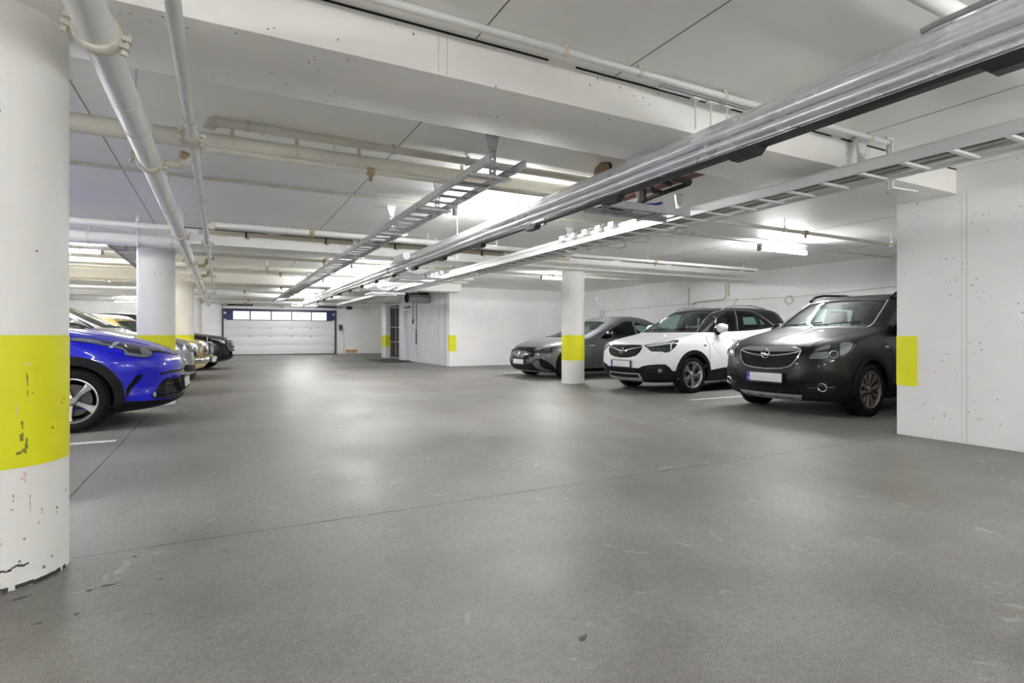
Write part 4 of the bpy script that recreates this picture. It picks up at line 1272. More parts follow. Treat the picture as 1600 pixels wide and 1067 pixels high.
    for k in range(5):
        a = 2*PI*(k+.5)/5
        nu.lathe([(0, 0), (.009, 0), (.011, .008), (.011, .02)], c=(.052*math.cos(a), o+.014, .052*math.sin(a)), axis='y', n=10)
    nu.build('wheel_nuts', M['black'] if style != 'ten' else M['alloy_dark'], t, smooth=35)
    return t

def plate_part(parent, x, z, blue=True, w=.52, h=.112, tilt=.06, blue_right=False):
    """blank number plate in a holder, facing -x"""
    m = MB(); m.bbox(-.008, .012, -w/2-.012, w/2+.012, -h/2-.026, h/2+.012, .005)
    p = m.build('number_plate', M['plate_black'], parent); p.location = (x, 0, z); p.rotation_euler = (0, tilt, 0)
    m = MB(); m.bbox(-.012, -.006, -w/2, w/2-(.045 if blue else 0), -h/2, h/2, .002)
    m.build('plate_face', M['plate'], p)
    if blue:
        m = MB(); m.bbox(-.012, -.006, w/2-.045, w/2, -h/2, h/2, .002); m.build('plate_strip', M['plate_blue'], p)
        m = MB(); m.box(-.0128, -.0118, w/2-.032, w/2-.013, .012, .032, 0); m.box(-.0128, -.0118, w/2-.018, w/2-.014, -.034, -.014, 1); m.box(-.0128, -.0118, w/2-.031, w/2-.027, -.034, -.014, 1)
        m.obox((-.0123, w/2-.0225, -.024), (.0005, 0, 0), (0, .0015, 0), (0, -.0055, -.011), 1)
        m.build('plate_mark', [M['redlens'], M['plate']], p, smooth=0)
    return p

def mirror_part(parent, x, y, z, mat, side, size=1.0):
    """door mirror: shell, black foot, glass"""
    bm = bmesh.new(); bmesh.ops.create_uvsphere(bm, u_segments=24, v_segments=16, radius=1)
    for q in bm.verts:
        c = q.co
        k = 1.0 if c.x < 0 else .55
        q.co = Vector((c.x*.075*k, c.y*.125*(1+.1*c.z), c.z*.088*(1-.12*c.y*side)))
    m = MB(); bm.verts.index_update()
    m.add([tuple(Vector(q.co)*size) for q in bm.verts], [[q.index for q in f.verts] for f in bm.faces]); bm.free()
    o = m.build('door_mirror', mat, parent, smooth=60); o.location = (x, y+side*.13, z)
    f = MB(); f.tube([(.0, -side*.2, -.10), (.0, -side*.08, -.095), (-.0, -side*.02, -.05)], .03, 12, radii=[.035, .032, .03]); f.build('mirror_foot', M['clad'], o)
    g = MB(); g.bbox(.036, .043, -.1*size, .1*size, -.066*size, .066*size, .003); g.build('mirror_glass', M['chrome'], o)
    return o

def seat(parent, x, y, z, k=1.0):
    m = MB()
    m.bbox(x-.24, x+.26, y-.25, y+.25, z, z+.17, .06)
    s_ = m.build('seat', M['seat_cloth'], parent, smooth=60)
    b = MB()
    bm = bmesh.new(); bmesh.ops.create_cube(bm, size=1)
    for q in bm.verts: q.co = Vector((q.co.x*.14 + q.co.z*.16, q.co.y*(.5-.08*(q.co.z > 0)), q.co.z*.62))
    bmesh.ops.bevel(bm, geom=list(bm.edges), offset=.055, segments=3, affect='EDGES')
    bm.verts.index_update(); b.add([(q.co.x+x+.27, q.co.y+y, q.co.z+z+.42) for q in bm.verts], [[q.index for q in f.verts] for f in bm.faces]); bm.free()
    b.build('seat_back', M['seat_cloth'], s_, smooth=60)
    hd = MB(); hd.bbox(x+.31, x+.41, y-.135, y+.135, z+.76, z+.95, .04)
    hd.tube([(x+.35, y-.05, z+.68), (x+.36, y-.05, z+.8)], .007, 8); hd.tube([(x+.35, y+.05, z+.68), (x+.36, y+.05, z+.8)], .007, 8)
    hd.build('headrest', M['seat_cloth'], s_, smooth=60)

def cabin(parent, x0, x1, w, zf, zd, xseat, left=-1, dash_x=None):
    """floor tub, dashboard, wheel, seats. zf floor, zd dash top"""
    m = MB(); m.box(x0+.2, x1-.1, -w+.12, w-.12, zf, zf+.04)
    m.build('cabin_floor', M['interior'], parent, smooth=0)
    d = dash_x if dash_x else x0+.12
    m = MB(); m.prism([(d+.2, zd-.5), (d+.62, zd-.42), (d+.68, zd-.14), (d+.58, zd-.05), (d+.3, zd-.02), (d+.16, zd-.06)], lambda a, b_, t: (a, t, b_), -w+.1, w-.1)
    m.build('dashboard', M['interior'], parent, smooth=30)
    sw = MB(); c = Vector((d+.72, left*.36, zd-.06))
    pts = [c + Vector((-.07*math.sin(a)*1.0, .18*math.cos(a), .17*math.sin(a))) for a in [2*PI*i/28 for i in range(29)]]
    sw.tube(pts, .016, 8, caps=False); sw.tube([c, c+Vector((-.25, 0, -.1))], .03, 8); sw.tube([c+Vector((0, -.17, 0)), c+Vector((0, .17, 0))], .014, 8)
    sw.build('steering_wheel', M['interior'], parent)
    for y in (-.36, .36): seat(parent, xseat, y, zf+.18)
    m = MB(); m.bbox(xseat+.85, xseat+1.3, -w+.18, w-.18, zf+.2, zf+.38, .05); m.bbox(xseat+1.28, xseat+1.45, -w+.18, w-.18, zf+.3, zf+.82, .05)
    m.build('rear_bench', M['seat_cloth'], parent, smooth=60)

def fine_mirror(parent, x, z):
    m = MB(); m.bbox(-.02, .02, -.12, .12, -.035, .035, .015); m.tube([(0, 0, .03), (-.03, 0, .09)], .01, 8)
    o = m.build('rear_view_mirror', M['interior'], parent); o.location = (x, 0, z)

def on_skin(B, pt, side=1, off=0.0):
    q = B.pts([pt])[0]
    p = B.S(*q); n = B.N(*q)
    p = p + n*off
    return Vector((p.x, side*p.y, p.z)), Vector((n.x, side*n.y, n.z))

def skin_disc(name, B, pt, prof, mat, parent, side=1, off=0.0, squash=(1, 1), n=32, face=None):
    """round part (prof: radius, height) standing on the skin along its normal"""
    p, nn = on_skin(B, pt, side, off)
    if face is not None: nn = (nn*(1-face) + Vector((-1, 0, 0))*face).normalized()
    m = MB(); m.lathe(prof, axis='z', n=n)
    m.v = [(a*squash[0], b*squash[1], c) for a, b, c in m.v]
    o = m.build(name, mat, parent)
    z = nn; x = Vector((0, 0, 1)).cross(z).normalized(); y = z.cross(x)
    Mx = Matrix((x, y, z)).transposed()
    o.location = p; o.rotation_euler = Mx.to_euler()
    return o

def arch_trim(B, parent, xc, zc, r0, r1, mat, off=.014, zlow=.26, name='wheel_arch_trim', thick=.03):
    out = []
    a0 = math.asin(max(-1, (zlow-zc)/r1)); a1 = math.asin(max(-1, (zlow-zc)/r0))
    L = [('x', xc+r1*math.cos(a0+(PI-2*a0)*k/40), zc+r1*math.sin(a0+(PI-2*a0)*k/40)) for k in range(41)]
    L += [('x', xc+r0*math.cos(PI-a1-(PI-2*a1)*k/40), zc+r0*math.sin(PI-a1-(PI-2*a1)*k/40)) for k in range(41)]
    P = B.pts(L, False)
    uv, F = cdt(P, (), .05, .3)
    for sd in (1, -1): skin_mesh(name, B, uv, F, [mat], parent, off, thick, False, split=sd)

def emblem(parent, x, z, r, kind, tilt=0.0, y=0.0):
    m = MB(); m.lathe([(r*.80, -.004), (r*.84, .004), (r*.93, .006), (r, .0), (r, -.008), (r*.8, -.008)], axis='x', n=40)
    m.v = [(-a, b, c) for a, b, c in m.v]
    if kind == 'bolt':
        m.prism([(-1.25, .02), (-.2, .24), (.18, .24), (.02, .06), (1.25, -.02), (.2, -.24), (-.18, -.24), (-.02, -.06)], lambda a, b, d: (d, -a*r, b*r), -.007, .004)
    elif kind == 'star':
        for k in range(3):
            a = PI/2 + 2*PI*k/3
            m.prism([(.14*math.cos(a+PI/3), .14*math.sin(a+PI/3)), (.93*math.cos(a), .93*math.sin(a)), (.14*math.cos(a-PI/3), .14*math.sin(a-PI/3)), (0, 0)], lambda p, q, d: (d, p*r, q*r), -.007, .003)
    elif kind == 'oval':
        m.lathe([(r*.42, -.004), (r*.5, .005), (r*.58, -.004)], axis='x', n=32)
    o = m.build('emblem', M['chrome'], parent, smooth=40)
    o.location = (x, y, z); o.rotation_euler = (0, tilt, 0)
    return o

def door_handle(B, parent, x, z, mat):
    for sd in (1, -1):
        p, n = on_skin(B, ('x', x, z), sd, .0)
        m = MB(); m.tube([(-.1, 0, 0), (-.085, sd*.035, .002), (.0, sd*.042, .004), (.085, sd*.035, .006), (.1, 0, .006)], .013, 10)
        o = m.build('door_handle', mat, parent); o.location = p

def wipers(B, parent, z, ys, tilt=.1):
    for y0, y1 in ys:
        p0, n0 = on_skin(B, ('y', abs(y0), z), 1 if y0 > 0 else -1, .012)
        p1, n1 = on_skin(B, ('y', abs(y1), z+.04), 1 if y1 > 0 else -1, .012)
        m = MB(); m.tube([p0 - Vector((.05, 0, .03)), p0, p1], .008, 8); m.build('wiper', M['black'], parent)

def panes(B, car, ws, sides):
    patch('windscreen', B, ws, M['glass_front'], car, off=-.004, thick=.005)
    patch('rear_window', B, sides[0], M['glass_side'], car, off=-.004, thick=.005)
    for L in sides[1:]:
        pair('side_window', B, L, M['glass_side'], car, off=-.004, thick=.005)
# ------------------------------------------------------------------ the cars
def lv(rows, nose=1.0, cab=1.0, belt=1.13, lift=()):
    """rows of (z, xf, xr, w, cf, nf, cr, nr); nose / cab scale the plan rounding, lift raises z by steps"""
    out = []
    for r in rows:
        r = list(r)
        r[4] *= nose if r[0] < belt else cab
        z = r[0]
        for a, b, d in lift: r[0] += d*min(max((z-a)/(b-a), 0), 1)
        out.append(tuple(r))
    return out

PAINT = {
    'brown': paint('dark_brown_metallic', srgb(17, 9, 8), 0, .4, coat=.36),
    'white': paint('white_paint', srgb(232, 233, 236), 0, .4),
    'grey': paint('mid_grey_paint', srgb(84, 87, 92), .15, .4),
    'blue': paint('vivid_blue_paint', srgb(6, 14, 190), 0, .35),
    'blacktop': paint('black_roof_paint', srgb(16, 16, 18), .1, .35),
    'silver': paint('silver_metallic', srgb(150, 152, 154), .5, .38),
    'yellow': paint('pale_yellow_paint', srgb(232, 206, 116), 0, .4),
    'cream': paint('cream_roof_paint', srgb(240, 236, 220), 0, .4),
    'black': paint('black_paint', srgb(7, 7, 8), 0, .35),
}

def base_car(name, label, loc, rz, B, pmat_, wheels, R, W, ytyre, Ra, windows, rimr, style, rim_mat, zlow, cab, group=None, extra_mats=(), lines=(), fmat=None):
    car = empty(name, loc, rz); tag(car, label, 'car', group)
    car_body(B, car, [pmat_, M['interior']] + list(extra_mats), [(x, R) for x in wheels], Ra, windows, zlow=zlow, lines=lines, fmat=fmat)
    panes(B, car, windows[0], windows[1:])
    wheel_wells(B, car, [(x, R) for x in wheels], Ra, ytyre-W/2-.05)
    for i, x in enumerate(wheels):
        for sg in (-1, 1):
            wheel(car, x, sg*ytyre, R, W, rimr, style, rim_mat, sg, spin=.35+.5*i+.2*sg)
    if cab: cabin(car, *cab)
    return car

# ---- dark brown crossover (right, nearest)
BM = Body(lv([
    (.20, .17, 4.05, .79, .80, 2.6, .6, 3), (.27, .065, 4.18, .85, .80, 2.6, .6, 3), (.38, .035, 4.25, .875, .78, 2.6, .55, 3),
    (.50, .0, 4.27, .885, .76, 2.6, .5, 3), (.62, .005, 4.28, .89, .76, 2.6, .5, 3), (.74, .02, 4.28, .89, .76, 2.6, .5, 3),
    (.83, .055, 4.28, .886, .76, 2.6, .5, 3), (.89, .115, 4.275, .88, .76, 2.6, .5, 3), (.95, .235, 4.26, .87, .74, 2.6, .5, 3),
    (1.01, .44, 4.25, .858, .72, 2.6, .5, 3), (1.06, .70, 4.235, .845, .66, 2.6, .5, 3), (1.105, .95, 4.21, .825, .56, 2.6, .5, 3),
    (1.14, 1.13, 4.18, .806, .46, 2.7, .5, 3), (1.19, 1.245, 4.15, .79, .42, 2.7, .5, 3), (1.32, 1.46, 4.06, .755, .42, 2.7, .5, 3),
    (1.44, 1.67, 3.97, .715, .42, 2.7, .5, 3), (1.53, 1.85, 3.9, .67, .42, 2.7, .5, 3), (1.585, 2.02, 3.8, .615, .42, 2.6, .5, 2.8),
    (1.62, 2.28, 3.62, .51, .40, 2.5, .45, 2.6), (1.637, 2.6, 3.35, .34, .3, 2.4, .3, 2.4), (1.642, 2.9, 3.05, .05, .05, 2.2, .05, 2.2)], .72, .6, 1.13, ((.85, 1.1, .01), (1.4, 1.6, .03))))
RW_M = [('t', 0, 1.25), ('t', .55, 1.25), ('t', .50, 1.50), ('t', 0, 1.53)]
WS_M = [('y', 0, 1.175), ('y', .35, 1.178), ('y', .67, 1.19), ('y', .615, 1.40), ('y', .55, 1.535), ('y', .3, 1.565), ('y', 0, 1.575)]
SW_M = [('x', 1.80, 1.165), ('x', 2.62, 1.18), ('x', 2.60, 1.50), ('x', 2.34, 1.50), ('x', 2.1, 1.38)]
SW_M2 = [('x', 2.70, 1.18), ('x', 3.42, 1.22), ('x', 3.35, 1.49), ('x', 2.68, 1.505)]
mokka = base_car('crossover_car', 'dark brown crossover car beside the right wall, chrome grille bar and fog lamp rings', (6.47, 5.02, 0), .035, BM, PAINT['brown'],
    (.9, 3.455), .345, .215, .765, .40, (WS_M, RW_M, SW_M, SW_M2), .235, 'ten', M['alloy_warm'], .30, (.75, 3.6, .86, .3, 1.10, 1.95))

# ---- white crossover
BC = Body(lv([
    (.19, .20, 3.95, .77, .78, 2.8, .6, 3), (.26, .07, 4.1, .84, .78, 2.8, .6, 3), (.36, .04, 4.17, .862, .74, 2.8, .55, 3),
    (.48, .0, 4.2, .875, .72, 2.8, .5, 3), (.60, .0, 4.21, .882, .72, 2.8, .5, 3), (.72, .015, 4.21, .882, .72, 2.8, .5, 3),
    (.82, .05, 4.21, .877, .72, 2.8, .5, 3), (.875, .10, 4.205, .872, .72, 2.8, .5, 3), (.925, .20, 4.2, .862, .72, 2.8, .5, 3),
    (.975, .38, 4.19, .852, .70, 2.8, .5, 3), (1.02, .60, 4.175, .842, .66, 2.8, .5, 3), (1.06, .84, 4.155, .825, .56, 2.8, .5, 3),
    (1.095, 1.02, 4.13, .808, .46, 2.8, .5, 3), (1.145, 1.13, 4.1, .79, .42, 2.8, .5, 3), (1.27, 1.36, 4.02, .755, .42, 2.8, .5, 3),
    (1.39, 1.58, 3.94, .715, .42, 2.8, .5, 3), (1.48, 1.76, 3.87, .672, .42, 2.7, .5, 3), (1.54, 1.94, 3.77, .615, .42, 2.6, .5, 2.8),
    (1.578, 2.22, 3.58, .51, .40, 2.5, .45, 2.6), (1.595, 2.55, 3.3, .34, .3, 2.4, .3, 2.4), (1.60, 2.85, 3.0, .05, .05, 2.2, .05, 2.2)], .75, .55, 1.09, ((1.4, 1.58, .015),)))
RW_C = [('t', 0, 1.29), ('t', .53, 1.29), ('t', .48, 1.46), ('t', 0, 1.48)]
WS_C = [('y', 0, 1.13), ('y', .35, 1.133), ('y', .68, 1.142), ('y', .615, 1.36), ('y', .555, 1.495), ('y', .3, 1.525), ('y', 0, 1.53)]
SW_C = [('x', 1.56, 1.115), ('x', 2.17, 1.14), ('x', 2.25, 1.50), ('x', 2.03, 1.495), ('x', 1.80, 1.42), ('x', 1.66, 1.33)]
SW_C0 = [('x', 1.36, 1.118), ('x', 1.51, 1.116), ('x', 1.61, 1.30)]
SW_C2 = [('x', 2.41, 1.165), ('x', 2.88, 1.20), ('x', 2.83, 1.42), ('x', 2.70, 1.475), ('x', 2.46, 1.502)]
SW_C3 = [('x', 2.95, 1.22), ('x', 3.15, 1.25), ('x', 3.05, 1.35), ('x', 2.93, 1.405)]
BELT_C = [('y', 0, 1.098)] + [('y', y_, 1.10) for y_ in (.2, .4, .6, .74)] + [('x', 1.18, 1.098), ('x', 1.5, 1.10), ('x', 2.2, 1.125), ('x', 2.9, 1.165), ('x', 3.3, 1.21), ('x', 3.6, 1.25), ('t', .5, 1.27), ('t', 0, 1.27)]
BELT_UV = dens(BC.pts(BELT_C), BC, .03, closed=False)
def belt_c(u, v):
    for a, b in zip(BELT_UV, BELT_UV[1:]):
        if a[0] <= u <= b[0]: return 2 if v > a[1]+(b[1]-a[1])*(u-a[0])/max(1e-9, b[0]-a[0]) else 0
    return 0
cross = base_car('crossover_car', 'white crossover car with a black roof, between the column and the dark brown car', (6.6, 8.19, 0), .03, BC, PAINT['white'],
    (.92, 3.52), .335, .205, .76, .385, (WS_C, RW_C, SW_C0, SW_C, SW_C2, SW_C3), .232, 'split', M['alloy'], .28, (.7, 3.5, .85, .3, 1.06, 1.85),
    extra_mats=(PAINT['blacktop'],), lines=(BELT_UV,), fmat=belt_c)

# ---- grey saloon behind the column
BE = Body(lv([
    (.14, .36, 4.6, .78, .85, 2.5, .7, 3), (.20, .12, 4.8, .9, .85, 2.5, .7, 3), (.30, .03, 4.9, .935, .85, 2.5, .65, 3),
    (.42, .0, 4.93, .945, .85, 2.5, .6, 3), (.54, .01, 4.945, .95, .85, 2.5, .6, 3), (.65, .05, 4.945, .95, .85, 2.5, .6, 3),
    (.73, .13, 4.93, .945, .84, 2.5, .6, 3), (.79, .28, 4.92, .94, .82, 2.5, .6, 3), (.84, .50, 4.9, .93, .8, 2.5, .6, 3),
    (.89, .78, 4.87, .92, .75, 2.5, .6, 3), (.935, 1.05, 4.84, .905, .66, 2.6, .6, 3), (.97, 1.24, 4.80, .885, .56, 2.6, .65, 3),
    (1.01, 1.38, 4.72, .865, .5, 2.6, .7, 3), (1.12, 1.66, 4.5, .82, .5, 2.6, .8, 2.8), (1.24, 1.93, 4.25, .765, .5, 2.6, .8, 2.8),
    (1.35, 2.2, 3.98, .70, .5, 2.6, .8, 2.8), (1.43, 2.42, 3.75, .62, .48, 2.6, .7, 2.7), (1.475, 2.62, 3.55, .52, .42, 2.5, .6, 2.6),
    (1.495, 2.8, 3.35, .36, .3, 2.4, .3, 2.4), (1.50, 3.0, 3.15, .05, .05, 2.2, .05, 2.2)], .72, .7, .99, ((.7, .85, .05),)))
RW_E = [('t', 0, 1.06), ('t', .6, 1.07), ('t', .5, 1.34), ('t', 0, 1.37)]
WS_E = [('y', 0, .995), ('y', .40, .997), ('y', .74, 1.01), ('y', .66, 1.22), ('y', .56, 1.375), ('y', .3, 1.41), ('y', 0, 1.42)]
SW_E = [('x', 1.98, .985), ('x', 2.98, 1.0), ('x', 2.97, 1.385), ('x', 2.72, 1.37), ('x', 2.35, 1.22)]
SW_E2 = [('x', 3.06, 1.0), ('x', 3.85, 1.02), ('x', 3.5, 1.28), ('x', 3.05, 1.385)]
eqe = base_car('saloon_car', 'low mid-grey saloon car partly hidden by the free-standing column', (6.49, 12.0, 0), .03, BE, PAINT['grey'],
    (.86, 3.98), .355, .235, .825, .395, (WS_E, RW_E, SW_E, SW_E2), .25, 'seven', M['alloy_dark'], .22, (.95, 3.9, .9, .25, .94, 2.2))

# ---- blue crossover (left, nearest)
BB = Body(lv([
    (.17, .42, 4.1, .74, .85, 2.5, .6, 3), (.22, .14, 4.2, .84, .85, 2.5, .6, 3), (.30, .02, 4.28, .875, .85, 2.5, .55, 3),
    (.37, .02, 4.3, .885, .85, 2.5, .5, 3), (.46, .055, 4.33, .892, .85, 2.5, .5, 3), (.56, .045, 4.35, .897, .85, 2.5, .5, 3),
    (.66, .03, 4.36, .897, .86, 2.5, .5, 3), (.74, .045, 4.36, .897, .86, 2.5, .5, 3), (.80, .09, 4.35, .893, .86, 2.5, .5, 3),
    (.845, .17, 4.33, .89, .85, 2.5, .5, 3), (.895, .34, 4.3, .885, .82, 2.5, .5, 3), (.95, .56, 4.28, .875, .76, 2.5, .5, 3),
    (1.0, .78, 4.25, .86, .66, 2.6, .5, 3), (1.04, .96, 4.22, .84, .56, 2.6, .5, 3), (1.075, 1.08, 4.18, .82, .48, 2.6, .5, 3),
    (1.13, 1.22, 4.1, .79, .46, 2.6, .55, 3), (1.25, 1.5, 3.95, .74, .46, 2.6, .6, 3), (1.37, 1.8, 3.8, .68, .46, 2.6, .6, 3),
    (1.46, 2.05, 3.68, .62, .44, 2.6, .6, 2.8), (1.52, 2.3, 3.5, .52, .4, 2.5, .5, 2.6), (1.545, 2.55, 3.3, .34, .3, 2.4, .3, 2.4), (1.55, 2.8, 3.0, .05, .05, 2.2, .05, 2.2)], .85, .75, 1.07, ((.78, .95, .07),)))
RW_B = [('t', 0, 1.20), ('t', .5, 1.21), ('t', .42, 1.38), ('t', 0, 1.40)]
WS_B = [('y', 0, 1.115), ('y', .35, 1.118), ('y', .66, 1.13), ('y', .58, 1.34), ('y', .51, 1.45), ('y', .28, 1.475), ('y', 0, 1.485)]
SW_B = [('x', 1.85, 1.1), ('x', 2.65, 1.13), ('x', 2.62, 1.43), ('x', 2.5, 1.43), ('x', 2.2, 1.30)]
SW_B2 = [('x', 2.72, 1.14), ('x', 3.2, 1.2), ('x', 3.05, 1.38), ('x', 2.7, 1.42)]
chr_ = base_car('crossover_car', 'vivid blue crossover car with black wheel arches behind the nearest column', (-.42, 8.26, 0), PI-.05, BB, PAINT['blue'],
    (.95, 3.59), .345, .225, .775, .395, (WS_B, RW_B, SW_B, SW_B2), .236, 'five', M['alloy'], .26, (.7, 3.4, .85, .3, 1.05, 1.9))

# ---- silver hatchback
BS = Body(lv([
    (.18, .20, 3.95, .74, .75, 2.5, .6, 3), (.24, .06, 4.05, .82, .75, 2.5, .6, 3), (.32, .0, 4.12, .85, .75, 2.5, .55, 3),
    (.42, .0, 4.15, .865, .75, 2.5, .5, 3), (.54, .0, 4.16, .872, .75, 2.5, .5, 3), (.66, .015, 4.16, .872, .75, 2.5, .5, 3),
    (.78, .04, 4.16, .87, .76, 2.5, .5, 3), (.88, .09, 4.15, .865, .76, 2.5, .5, 3), (.95, .17, 4.14, .858, .74, 2.5, .5, 3),
    (1.0, .32, 4.12, .85, .7, 2.5, .5, 3), (1.04, .58, 4.1, .838, .62, 2.5, .5, 3), (1.08, .84, 4.08, .825, .54, 2.6, .5, 3),
    (1.12, 1.03, 4.06, .81, .46, 2.6, .5, 3), (1.17, 1.14, 4.04, .79, .42, 2.6, .5, 3), (1.27, 1.34, 3.98, .755, .42, 2.6, .5, 3),
    (1.38, 1.55, 3.92, .71, .42, 2.6, .5, 3), (1.48, 1.77, 3.85, .66, .4, 2.6, .5, 2.8), (1.55, 2.0, 3.7, .58, .38, 2.5, .5, 2.6),
    (1.585, 2.25, 3.5, .45, .34, 2.5, .4, 2.5), (1.6, 2.5, 3.25, .28, .2, 2.4, .2, 2.4), (1.605, 2.75, 2.95, .05, .05, 2.2, .05, 2.2)], .85, .75, 1.14))
RW_S = [('t', 0, 1.25), ('t', .52, 1.26), ('t', .46, 1.50), ('t', 0, 1.52)]
WS_S = [('y', 0, 1.16), ('y', .35, 1.163), ('y', .69, 1.175), ('y', .64, 1.35), ('y', .56, 1.49), ('y', .28, 1.52), ('y', 0, 1.53)]
SW_S = [('x', 1.62, 1.15), ('x', 2.5, 1.16), ('x', 2.48, 1.50), ('x', 2.2, 1.50), ('x', 1.92, 1.36)]
SW_S2 = [('x', 2.58, 1.16), ('x', 3.3, 1.18), ('x', 3.25, 1.46), ('x', 2.56, 1.50)]
silver = base_car('hatchback_car', 'silver hatchback car behind the second column, only its nose and windscreen showing', (-.44, 12.0, 0), PI-.05, BS, PAINT['silver'],
    (.84, 3.4), .32, .205, .75, .365, (WS_S, RW_S, SW_S, SW_S2), .205, 'seven', M['alloy'], .26, (.65, 3.4, .83, .28, 1.0, 1.8))

# ---- pale yellow vintage saloon
BY = Body(lv([
    (.22, .26, 4.3, .72, .35, 3.2, .4, 3.4), (.26, .14, 4.5, .80, .30, 3.4, .4, 3.6), (.34, .08, 4.62, .85, .24, 3.8, .35, 3.8),
    (.50, .06, 4.66, .87, .20, 4.2, .3, 4), (.64, .06, 4.68, .882, .18, 4.4, .28, 4), (.78, .07, 4.66, .878, .18, 4.4, .28, 4),
    (.86, .09, 4.64, .862, .18, 4.2, .28, 4), (.91, .16, 4.6, .84, .22, 4, .3, 4), (.94, .40, 4.5, .81, .28, 3.8, .35, 4),
    (.965, .85, 4.3, .79, .32, 3.6, .4, 4), (.985, 1.16, 3.95, .78, .32, 3.6, .5, 4), (1.02, 1.24, 3.80, .765, .28, 3.4, .4, 3.6),
    (1.12, 1.34, 3.66, .73, .26, 3.4, .36, 3.4), (1.25, 1.48, 3.5, .68, .26, 3.4, .34, 3.4), (1.36, 1.61, 3.36, .635, .26, 3.2, .34, 3.2),
    (1.42, 1.74, 3.24, .58, .28, 3, .34, 3), (1.45, 1.95, 3.05, .46, .26, 2.6, .3, 2.6), (1.46, 2.25, 2.8, .2, .15, 2.4, .15, 2.4), (1.462, 2.55, 2.65, .03, .03, 2.2, .03, 2.2)], 1, 1, 2, ((1.1, 1.36, .06),)))
RW_Y = [('t', 0, 1.04), ('t', .60, 1.05), ('t', .50, 1.32), ('t', 0, 1.34)]
WS_Y = [('y', 0, 1.03), ('y', .4, 1.03), ('y', .69, 1.035), ('y', .60, 1.36), ('y', .3, 1.375), ('y', 0, 1.38)]
SW_Y = [('x', 1.62, 1.02), ('x', 2.6, 1.02), ('x', 2.58, 1.36), ('x', 1.95, 1.36)]
SW_Y2 = [('x', 2.68, 1.02), ('x', 3.4, 1.02), ('x', 3.1, 1.33), ('x', 2.66, 1.36)]
yel = base_car('vintage_saloon', 'pale yellow vintage saloon car with chrome grille and bumper beyond the silver car', (-.32, 15.25, 0), PI-.17, BY, PAINT['yellow'],
    (.85, 3.6), .33, .185, .74, .37, (WS_Y, RW_Y, SW_Y, SW_Y2), .19, 'disc', M['chrome'], .3, (1.1, 3.3, .8, .25, .98, 2.0))

# ---- black car nearest the garage door
BK = Body(lv([
    (.20, .42, 4.3, .76, .85, 2.5, .6, 3), (.27, .14, 4.45, .87, .85, 2.5, .6, 3), (.38, .03, 4.55, .905, .85, 2.5, .55, 3),
    (.52, .0, 4.6, .92, .85, 2.5, .5, 3), (.68, .01, 4.6, .925, .85, 2.5, .5, 3), (.80, .04, 4.6, .925, .86, 2.5, .5, 3),
    (.90, .12, 4.58, .92, .86, 2.5, .5, 3), (.98, .28, 4.56, .915, .84, 2.5, .5, 3), (1.04, .56, 4.54, .905, .78, 2.5, .5, 3),
    (1.09, .90, 4.5, .89, .66, 2.6, .5, 3), (1.125, 1.12, 4.46, .87, .52, 2.6, .5, 3), (1.18, 1.25, 4.42, .85, .46, 2.6, .5, 3),
    (1.32, 1.52, 4.32, .80, .46, 2.6, .5, 3), (1.46, 1.80, 4.22, .74, .44, 2.6, .5, 3), (1.57, 2.06, 4.1, .67, .42, 2.6, .5, 2.8),
    (1.63, 2.3, 3.95, .58, .4, 2.5, .5, 2.6), (1.66, 2.6, 3.6, .4, .3, 2.4, .3, 2.4), (1.665, 2.9, 3.2, .05, .05, 2.2, .05, 2.2)], .8, .8, 1.12, ((1.1, 1.5, .02),)))
RW_K = [('t', 0, 1.25), ('t', .58, 1.26), ('t', .52, 1.52), ('t', 0, 1.54)]
WS_K = [('y', 0, 1.17), ('y', .35, 1.172), ('y', .73, 1.185), ('y', .66, 1.40), ('y', .58, 1.555), ('y', .3, 1.585), ('y', 0, 1.595)]
SW_K = [('x', 1.66, 1.15), ('x', 2.7, 1.17), ('x', 2.68, 1.55), ('x', 2.42, 1.55), ('x', 2.08, 1.38)]
SW_K2 = [('x', 2.78, 1.17), ('x', 3.6, 1.2), ('x', 3.5, 1.53), ('x', 2.76, 1.555)]
blk = base_car('suv_car', 'black car parked beyond the yellow saloon, nearest the garage door', (.33, 19.5, 0), PI-.2, BK, PAINT['black'],
    (.9, 3.6), .36, .235, .80, .41, (WS_K, RW_K, SW_K, SW_K2), .24, 'seven', M['alloy_dark'], .3, (.8, 3.8, .88, .3, 1.1, 2.0))
# ------------------------------------------------------------------ car fronts and trim
def plain_trim(B, car, mat_lines, doors, zb):
    """door shut lines"""
    for L in doors: stroke('shut_line', B, L, .007, M['seam'], car, off=.0016, thick=.006, smooth=True)

def headlamp(B, car, outline, bowl, zones, proj=None, cover=True, pr=.04, smooth=3):
    for sd in (1, -1):
        h = patch('headlight', B, outline, bowl, car, side=sd, off=.004, smooth=smooth, du=.02)
        for L, mt, nm in zones: patch(nm, B, L, mt, h, side=sd, off=.009, thick=.008, smooth=2 if len(L) > 4 else 0, du=.02)
        for pt, r in (proj or []):
            skin_disc('projector_ring', B, pt, [(r*.74, .0), (r*.78, .012), (r*.92, .014), (r, .008), (r, .0)], M['lamp_chrome'], h, sd, .006, face=.35)
            skin_disc('projector_lens', B, pt, [(0, .012), (r*.4, .010), (r*.75, .0)], M['lamp_dark'], h, sd, .006, face=.35)
        if cover: patch('lens_cover', B, outline, M['lamp_clear'], h, side=sd, off=.022, thick=.004, smooth=smooth, du=.03)

